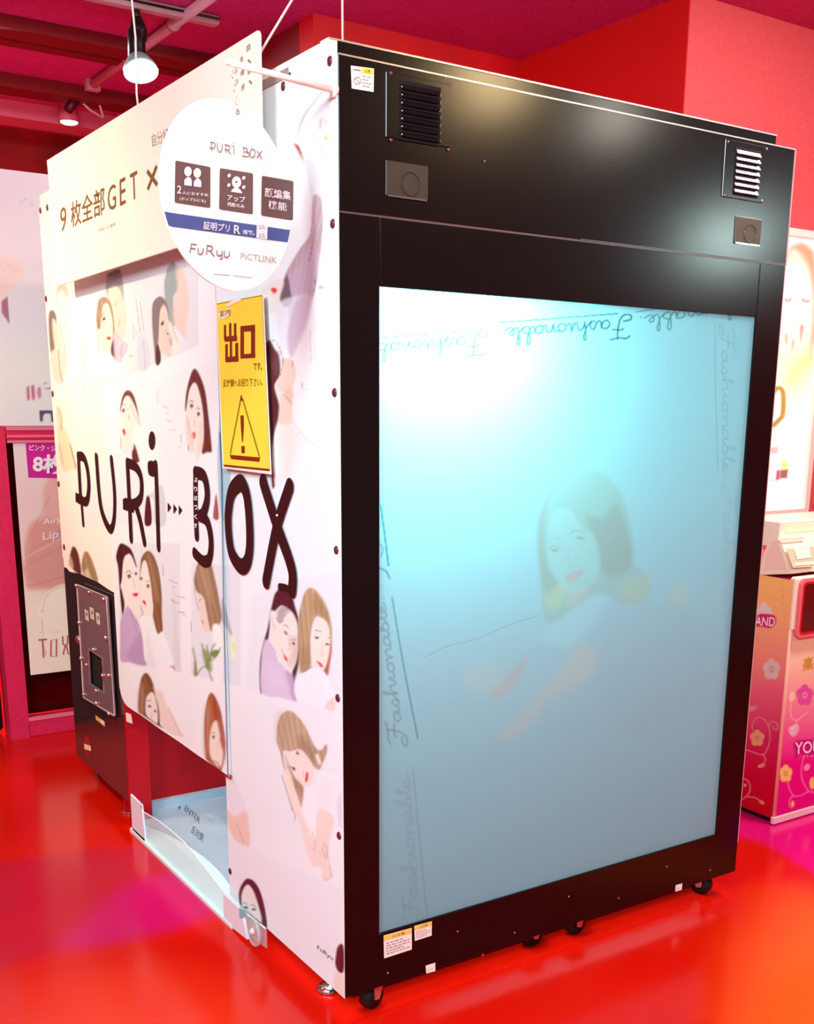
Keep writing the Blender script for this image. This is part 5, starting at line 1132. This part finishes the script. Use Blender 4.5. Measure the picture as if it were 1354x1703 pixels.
# ================================================================== right: lit poster and the capsule dispenser
YP = YW - .06; PP = Pl((0, YP, 0), (0, -1, 0))
xr = float(PP.at(1351, 790)[0]); xl_ = xr - .62; zt = float(PP.at(1312, 378)[2]); zb_ = float(PP.at(1300, 859)[2])
lb = empty('lightbox_poster', ((xl_ + xr) / 2, YP, zb_), 'brightly lit framed poster of a woman on the pink wall', 'lightbox')
fm = mat('lightbox_frame', (250, 236, 224), .4)
import itertools


def rrect(x0, z0, x1, z1, r, y, n=6):
    P_ = []
    for cx, cz, a0 in ((x1 - r, z1 - r, 0), (x0 + r, z1 - r, 90), (x0 + r, z0 + r, 180), (x1 - r, z0 + r, 270)):
        for k in range(n + 1): a = math.radians(a0 + 90 * k / n); P_.append((cx + r * math.cos(a), y, cz + r * math.sin(a)))
    return P_


O_ = [Vector(p) for p in rrect(xl_, zb_, xr, zt, .03, YP)]; I_ = [Vector(p) for p in rrect(xl_ + .03, zb_ + .028, xr - .03, zt - .028, .012, YP)]
n_ = len(O_); V_ = O_ + I_ + [p + Vector((0, .055, 0)) for p in O_] + [p + Vector((0, .02, 0)) for p in I_]
F_ = []
for i in range(n_):
    j = (i + 1) % n_; F_ += [(i, j, n_ + j, n_ + i), (i, j, 2 * n_ + j, 2 * n_ + i), (n_ + i, n_ + j, 3 * n_ + j, 3 * n_ + i)]
obj('frame', V_, F_, fm, lb)
view(1204, 360, 5.68)
pl_ = [G((180, (255, 250, 244)), (900, (255, 250, 240)), (1340, (254, 250, 206)), (1703, (255, 254, 230)), (2200, (255, 252, 244))),
       P((186, 130, 90), (600, 340), (640, 270), (740, 240), (820, 290), (870, 400), (900, 900), (850, 1300), (800, 1400), (830, 1000), (820, 700), (780, 480), (700, 350), (640, 330), (600, 420), f=8, a=.9), P((246, 196, 164), (590, 340), (700, 340), (790, 460), (800, 560), (700, 480), (600, 500), f=14, a=.8),
       P((255, 236, 222), (590, 520), (680, 470), (760, 520), (810, 700), (820, 900), (780, 1040), (700, 1080), (600, 1000), f=16), L((130, 84, 84), 15, (580, 780), (600, 800), (632, 778), f=2), L((130, 84, 84), 15, (745, 780), (770, 805), (805, 795), f=2),
       P((170, 84, 100), (720, 1040), (755, 1030), (745, 1110), (722, 1190), f=4, a=.8), P((170, 84, 100), (580, 1110), (602, 1130), (596, 1210), (580, 1180), f=4, a=.8), P((170, 84, 100), (645, 1180), (668, 1170), (655, 1250), (642, 1250), f=4, a=.8), L((214, 170, 170), 8, (590, 960), (600, 1060), (640, 1180), f=4, a=.6), L((214, 170, 170), 8, (830, 880), (800, 1120), (780, 1240), f=4, a=.6), L((180, 170, 170), 8, (672, 1030), (672, 1080), f=3, a=.6),
       P((250, 214, 190), (800, 1300), (860, 1180), (900, 1300), (880, 1480), f=10, a=.8), P((252, 240, 90), (740, 1340), (790, 1330), (780, 1440), (700, 1500), (620, 1600), (600, 1520), f=20, a=.55)]
view(1204, 600, 5.68)
pl_ += [P((253, 246, 130), (600, 120), (760, -60), (780, 200), (700, 300), (600, 300), f=30, a=.4), L((176, 140, 70), 44, (470, 300), (505, 260), (545, 270), (562, 340), (556, 500), (540, 540), (470, 610), f=2.5), L((190, 150, 40), 22, (566, 300), (570, 420), (560, 520), f=3), L((216, 190, 120), 4, (560, 520), (620, 455), f=2),
        Q((214, 190, 186), (440, 820), (510, 810), (510, 875), (440, 880), f=2), Q((255, 250, 250), (430, 885), (500, 885), (495, 1120), (420, 1130), f=2), L((190, 170, 176), 6, (430, 1130), (500, 1125), f=1.5), L((210, 180, 186), 6, (430, 980), (440, 1080), f=2), Q((198, 92, 120), (498, 1035), (535, 1030), (530, 1120), (490, 1130), f=2), Q((150, 110, 104), (535, 1030), (608, 1020), (598, 1110), (530, 1112), f=2), P((250, 244, 120), (545, 950), (590, 945), (600, 1010), (550, 1015), f=4)]
sheet('lit_print', Pl((0, YP + .018, 0), (0, -1, 0)), (xl_ + .03, 0, zb_ + .028), (xr - .03, 0, zt - .028), 140, 210, (255, 252, 248), pl_, attr_mat('backlit_film', .4, .3, emit=.42), lb)
MB().box((xl_, YP + .02, zb_ + .03), (xr, YW + .001, zt - .03)).obj('case', fm, lb)

XM, YM = 1.88, .31; MSP = Pl((XM, 0, 0), (-1, 0, 0)); MFP = Pl((0, YM, 0), (0, -1, 0))
mc = empty('prize_machine', (2.1, .6, 0), 'flowered orange to magenta game machine with a cream hood at right', 'game machine')
cr = mat('machine_cream', (250, 240, 220), .35)
MB().box((XM, YM, .02), (2.46, 1.05, .860), .008).obj('body', mat('machine_body', (226, 70, 120), .4), mc)
MB().box((XM - .003, YM - .006, .004), (2.47, YM + .01, .030), .002).obj('base_strip', mat('machine_strip', (250, 210, 220), .4), mc)
MB().box((XM + .02, YM + .02, 0), (2.44, 1.03, .02)).obj('plinth', blackp, mc)
view(1204, 860, 6.547)
VINE = (232, 150, 160); PET = (226, 208, 200)


def flower(cx, cy, r, c, c2, ry=None):
    ry = ry or r * 1.15
    return [E(c, cx + r * .55 * math.cos(a), cy + ry * .55 * math.sin(a), r * .5, ry * .5, 0, 1.0) for a in np.linspace(-1.57, 4.71, 5, endpoint=False)] + [E(c, cx, cy, r * .5, ry * .5), E(c2, cx, cy, r * .3, ry * .3, 0, 1), E(c, cx, cy, r * .17, ry * .17, 0, 1)]


msl = [G((600, (250, 206, 110)), (1100, (250, 186, 130)), (1500, (244, 156, 134)), (1703, (240, 136, 130)), (1900, (236, 104, 130)), (2400, (216, 30, 100)), (2800, (206, 0, 60)), (3300, (196, 0, 20))),
       L((214, 150, 70), 4, (400, 660), (520, 650), (625, 655), (640, 800), (660, 1100), a=.7), *flower(440, 1060, 80, (232, 222, 220), (232, 222, 220), 130), L((214, 150, 90), 3, (380, 1400), (600, 1440), (680, 1480), a=.6)]
msl += [P((206, 24, 110), (350, 1090), (380, 1060), (420, 1050), (540, 1065), (570, 1110), (560, 1170), (500, 1210), (440, 1200), (350, 1190), (330, 1150), f=1.5)]
view(1204, 1100, 5.68)
msl += [*flower(450, 75, 80, PET, (196, 150, 150), 100), L(VINE, 9, (275, 650), (270, 600), (300, 540), (350, 530), (400, 570), (430, 640), (435, 740), (410, 830), (370, 880), (300, 865), (210, 835)), L(VINE, 9, (425, 610), (440, 575), (480, 570), (510, 600), (505, 640), (475, 640), (465, 610)), *flower(315, 725, 66, (236, 176, 130), (200, 110, 110), 76),
        L(VINE, 9, (370, 880), (392, 920), (380, 965)), E((240, 160, 140), 355, 985, 36, 18, -20), L(VINE, 9, (180, 1110), (220, 1120), (250, 1180), (235, 1250), (180, 1300)), L(VINE, 9, (225, 1280), (290, 1285), (340, 1315)), E((240, 150, 120), 358, 1330, 30, 16, 35), E((240, 180, 170), 200, 1170, 12, 14), P((240, 150, 180), (230, 425), (320, 420), (290, 460), (230, 480), f=1), L((190, 40, 120), 4, (232, 430), (315, 424), (285, 455), (232, 474), f=.8)]
view(1204, 860, 6.547)
sheet('side_print', MSP, (XM, YM + .004, .024), (XM, 1.04, .862), 160, 400, (240, 150, 120), msl, attr_mat('machine_print', .35, .5), mc, lift=.0015)
d = Dec(MSP, .003); d.text('LAND', (300, 1180), (552, 1190), (310, 1082), .012); d.obj('lettering', mat('white_print', 0), mc)
view(1204, 1100, 5.68)
mfl = [G((-240 - 800, (252, 246, 226)), (-100, (250, 226, 190)), (-20, (252, 222, 190)), (140, (250, 200, 180)), (400, (246, 150, 170)), (700, (240, 90, 160)), (950, (232, 10, 140)), (1500, (226, 0, 130))),
       *flower(765, 320, 80, (226, 90, 180), (250, 170, 200), 100), *flower(585, 1060, 60, (250, 220, 120), (190, 110, 60), 80),
       L((250, 200, 200), 10, (640, 370), (630, 480), (650, 540), (690, 555), (740, 520), (790, 480)), E((252, 226, 200), 645, 330, 28, 48, 10), L((250, 200, 200), 10, (690, 555), (680, 610)), P((246, 220, 230), (612, 640), (640, 610), (700, 600), (705, 660), (660, 710), (630, 690), f=1.5), L((190, 60, 110), 4, (620, 640), (650, 665), (690, 620), (695, 660), (650, 700)),
       L((246, 130, 190), 10, (600, 1120), (615, 1190), (660, 1270), (740, 1260), (800, 1230), (860, 1240)), L((246, 130, 190), 10, (755, 900), (735, 1000), (740, 1120), (800, 1225)), L((246, 130, 190), 10, (660, 1272), (625, 1300), (620, 1360), (645, 1380), (662, 1345), (645, 1325)), E((250, 220, 120), 650, 1345, 14, 26), E((248, 170, 200), 785, 1000, 26, 34, 30), E((250, 220, 110), 835, 1150, 24, 56),
       P((206, 20, 140), (655, 780), (700, 745), (860, 730), (980, 720), (980, 880), (740, 880), (690, 910), (665, 925), (670, 860), f=1.5)]
sheet('front_print', MFP, (XM + .004, YM, .032), (2.455, YM, .69), 120, 200, (240, 150, 160), mfl, attr_mat('machine_print', 0), mc, lift=.0015)
d = Dec(MFP, .004); d.text('YOUR', (668, 880), (985, 850), (672, 765), .012).text('ハッピー', (750, 905), (960, 890), (750, 885)); d.obj('lettering', mat('white_print', 0), mc)
d = Dec(MFP, .003); view(1204, 860, 6.547); d.text('楽', (862, 1675), (980, 1650), (865, 1530), .012); d.obj('lettering', mat('gold_print', (214, 164, 20), .4), mc)
# upper cream front with the window, round corner, panel joint
MB().box((XM - .001, YM - .008, .692), (2.462, YM + .02, .872), .006).obj('upper_front', cr, mc)
MB().tube([(XM + .008, YM + .006, .03), (XM + .008, YM + .006, .868)], .0085, 14).obj('corner_post', mat('corner_pink', (246, 190, 170), .4), mc, True)
a0 = MFP.at(*vp((830, 690))[0], .012); b0 = MFP.at(*vp((840, 1290))[0], .012)
x0_, z1_, z0_ = a0[0], a0[2] + .004, b0[2] - .006
MB().prism(rrect(x0_, z0_, x0_ + .36, z1_, .022, YM - .020), (0, .014, 0)).obj('window_bezel', mat('bezel_pink', (240, 120, 130), .35), mc)
MB().prism(rrect(x0_ + .010, z0_ + .012, x0_ + .35, z1_ - .010, .016, YM - .022), (0, .003, 0)).obj('window_rim', mat('rim_red', (206, 20, 40), .3), mc)
MB().prism(rrect(x0_ + .018, z0_ + .022, x0_ + .342, z1_ - .018, .008, YM - .0235), (0, .003, 0)).obj('window', mat('window_dark', (96, 8, 4), .12, spec=.7), mc)
# cream hood: profile read on the side plane
pr = [MSP.at(*vp(q)[0]) for q in ((395, 625), (395, 590), (418, 460), (465, 320), (530, 228), (590, 215), (640, 320), (690, 450), (716, 580), (714, 620))]
MB().prism([(XM, p[1], p[2]) for p in pr], (.58, 0, 0)).obj('hood', cr, mc)
pr2 = [MSP.at(*vp(q)[0]) for q in ((440, 570), (470, 400), (520, 280), (575, 250), (625, 350), (665, 450), (690, 565))]
MB().prism([(XM - .002, p[1], p[2]) for p in pr2], (.002, 0, 0)).obj('hood_cheek', mat('hood_beige', (246, 226, 206), .4), mc)
HP = Pl((XM + .05, 0, 0), (-1, 0, 0)); h0 = HP.at(1299, 868); h1 = HP.at(1298, 897)
MB().box((XM + .05, h0[1], h1[2] - .03), (2.4, h0[1] + .2, h0[2]), .004).obj('top_sign', cr, mc)
MB().box((XM + .075, h0[1] - .002, h1[2] + .02), (2.3, h0[1], h0[2] - .012)).obj('sign_plate', mat('sign_cream', (252, 248, 214), .4), mc)
hn = np.cross(np.array([1., 0, 0]), np.array(pr[-2]) - np.array(pr[5])); hn = hn / np.linalg.norm(hn); hn = hn if hn[1] < 0 else -hn
FP_ = Pl(np.array(pr[-2]) + hn * .012, hn)
d = Dec(FP_, .002); d.poly((680, 348), (960, 318), (982, 320), (982, 540), (752, 552)); d.obj('hood_recess', mat('recess_beige', (232, 200, 166), .5), mc)
d = Dec(FP_, .004); d.poly((760, 345), (930, 325), (955, 440), (800, 462)).poly((765, 500), (982, 480), (982, 515), (768, 532)); d.obj('hood_window', cr, mc)
d = Dec(FP_, .002); d.poly((580, 240), (870, 215), (885, 238), (610, 262)); d.obj('hood_slot', mat('slot_beige', (236, 212, 190), .5), mc)
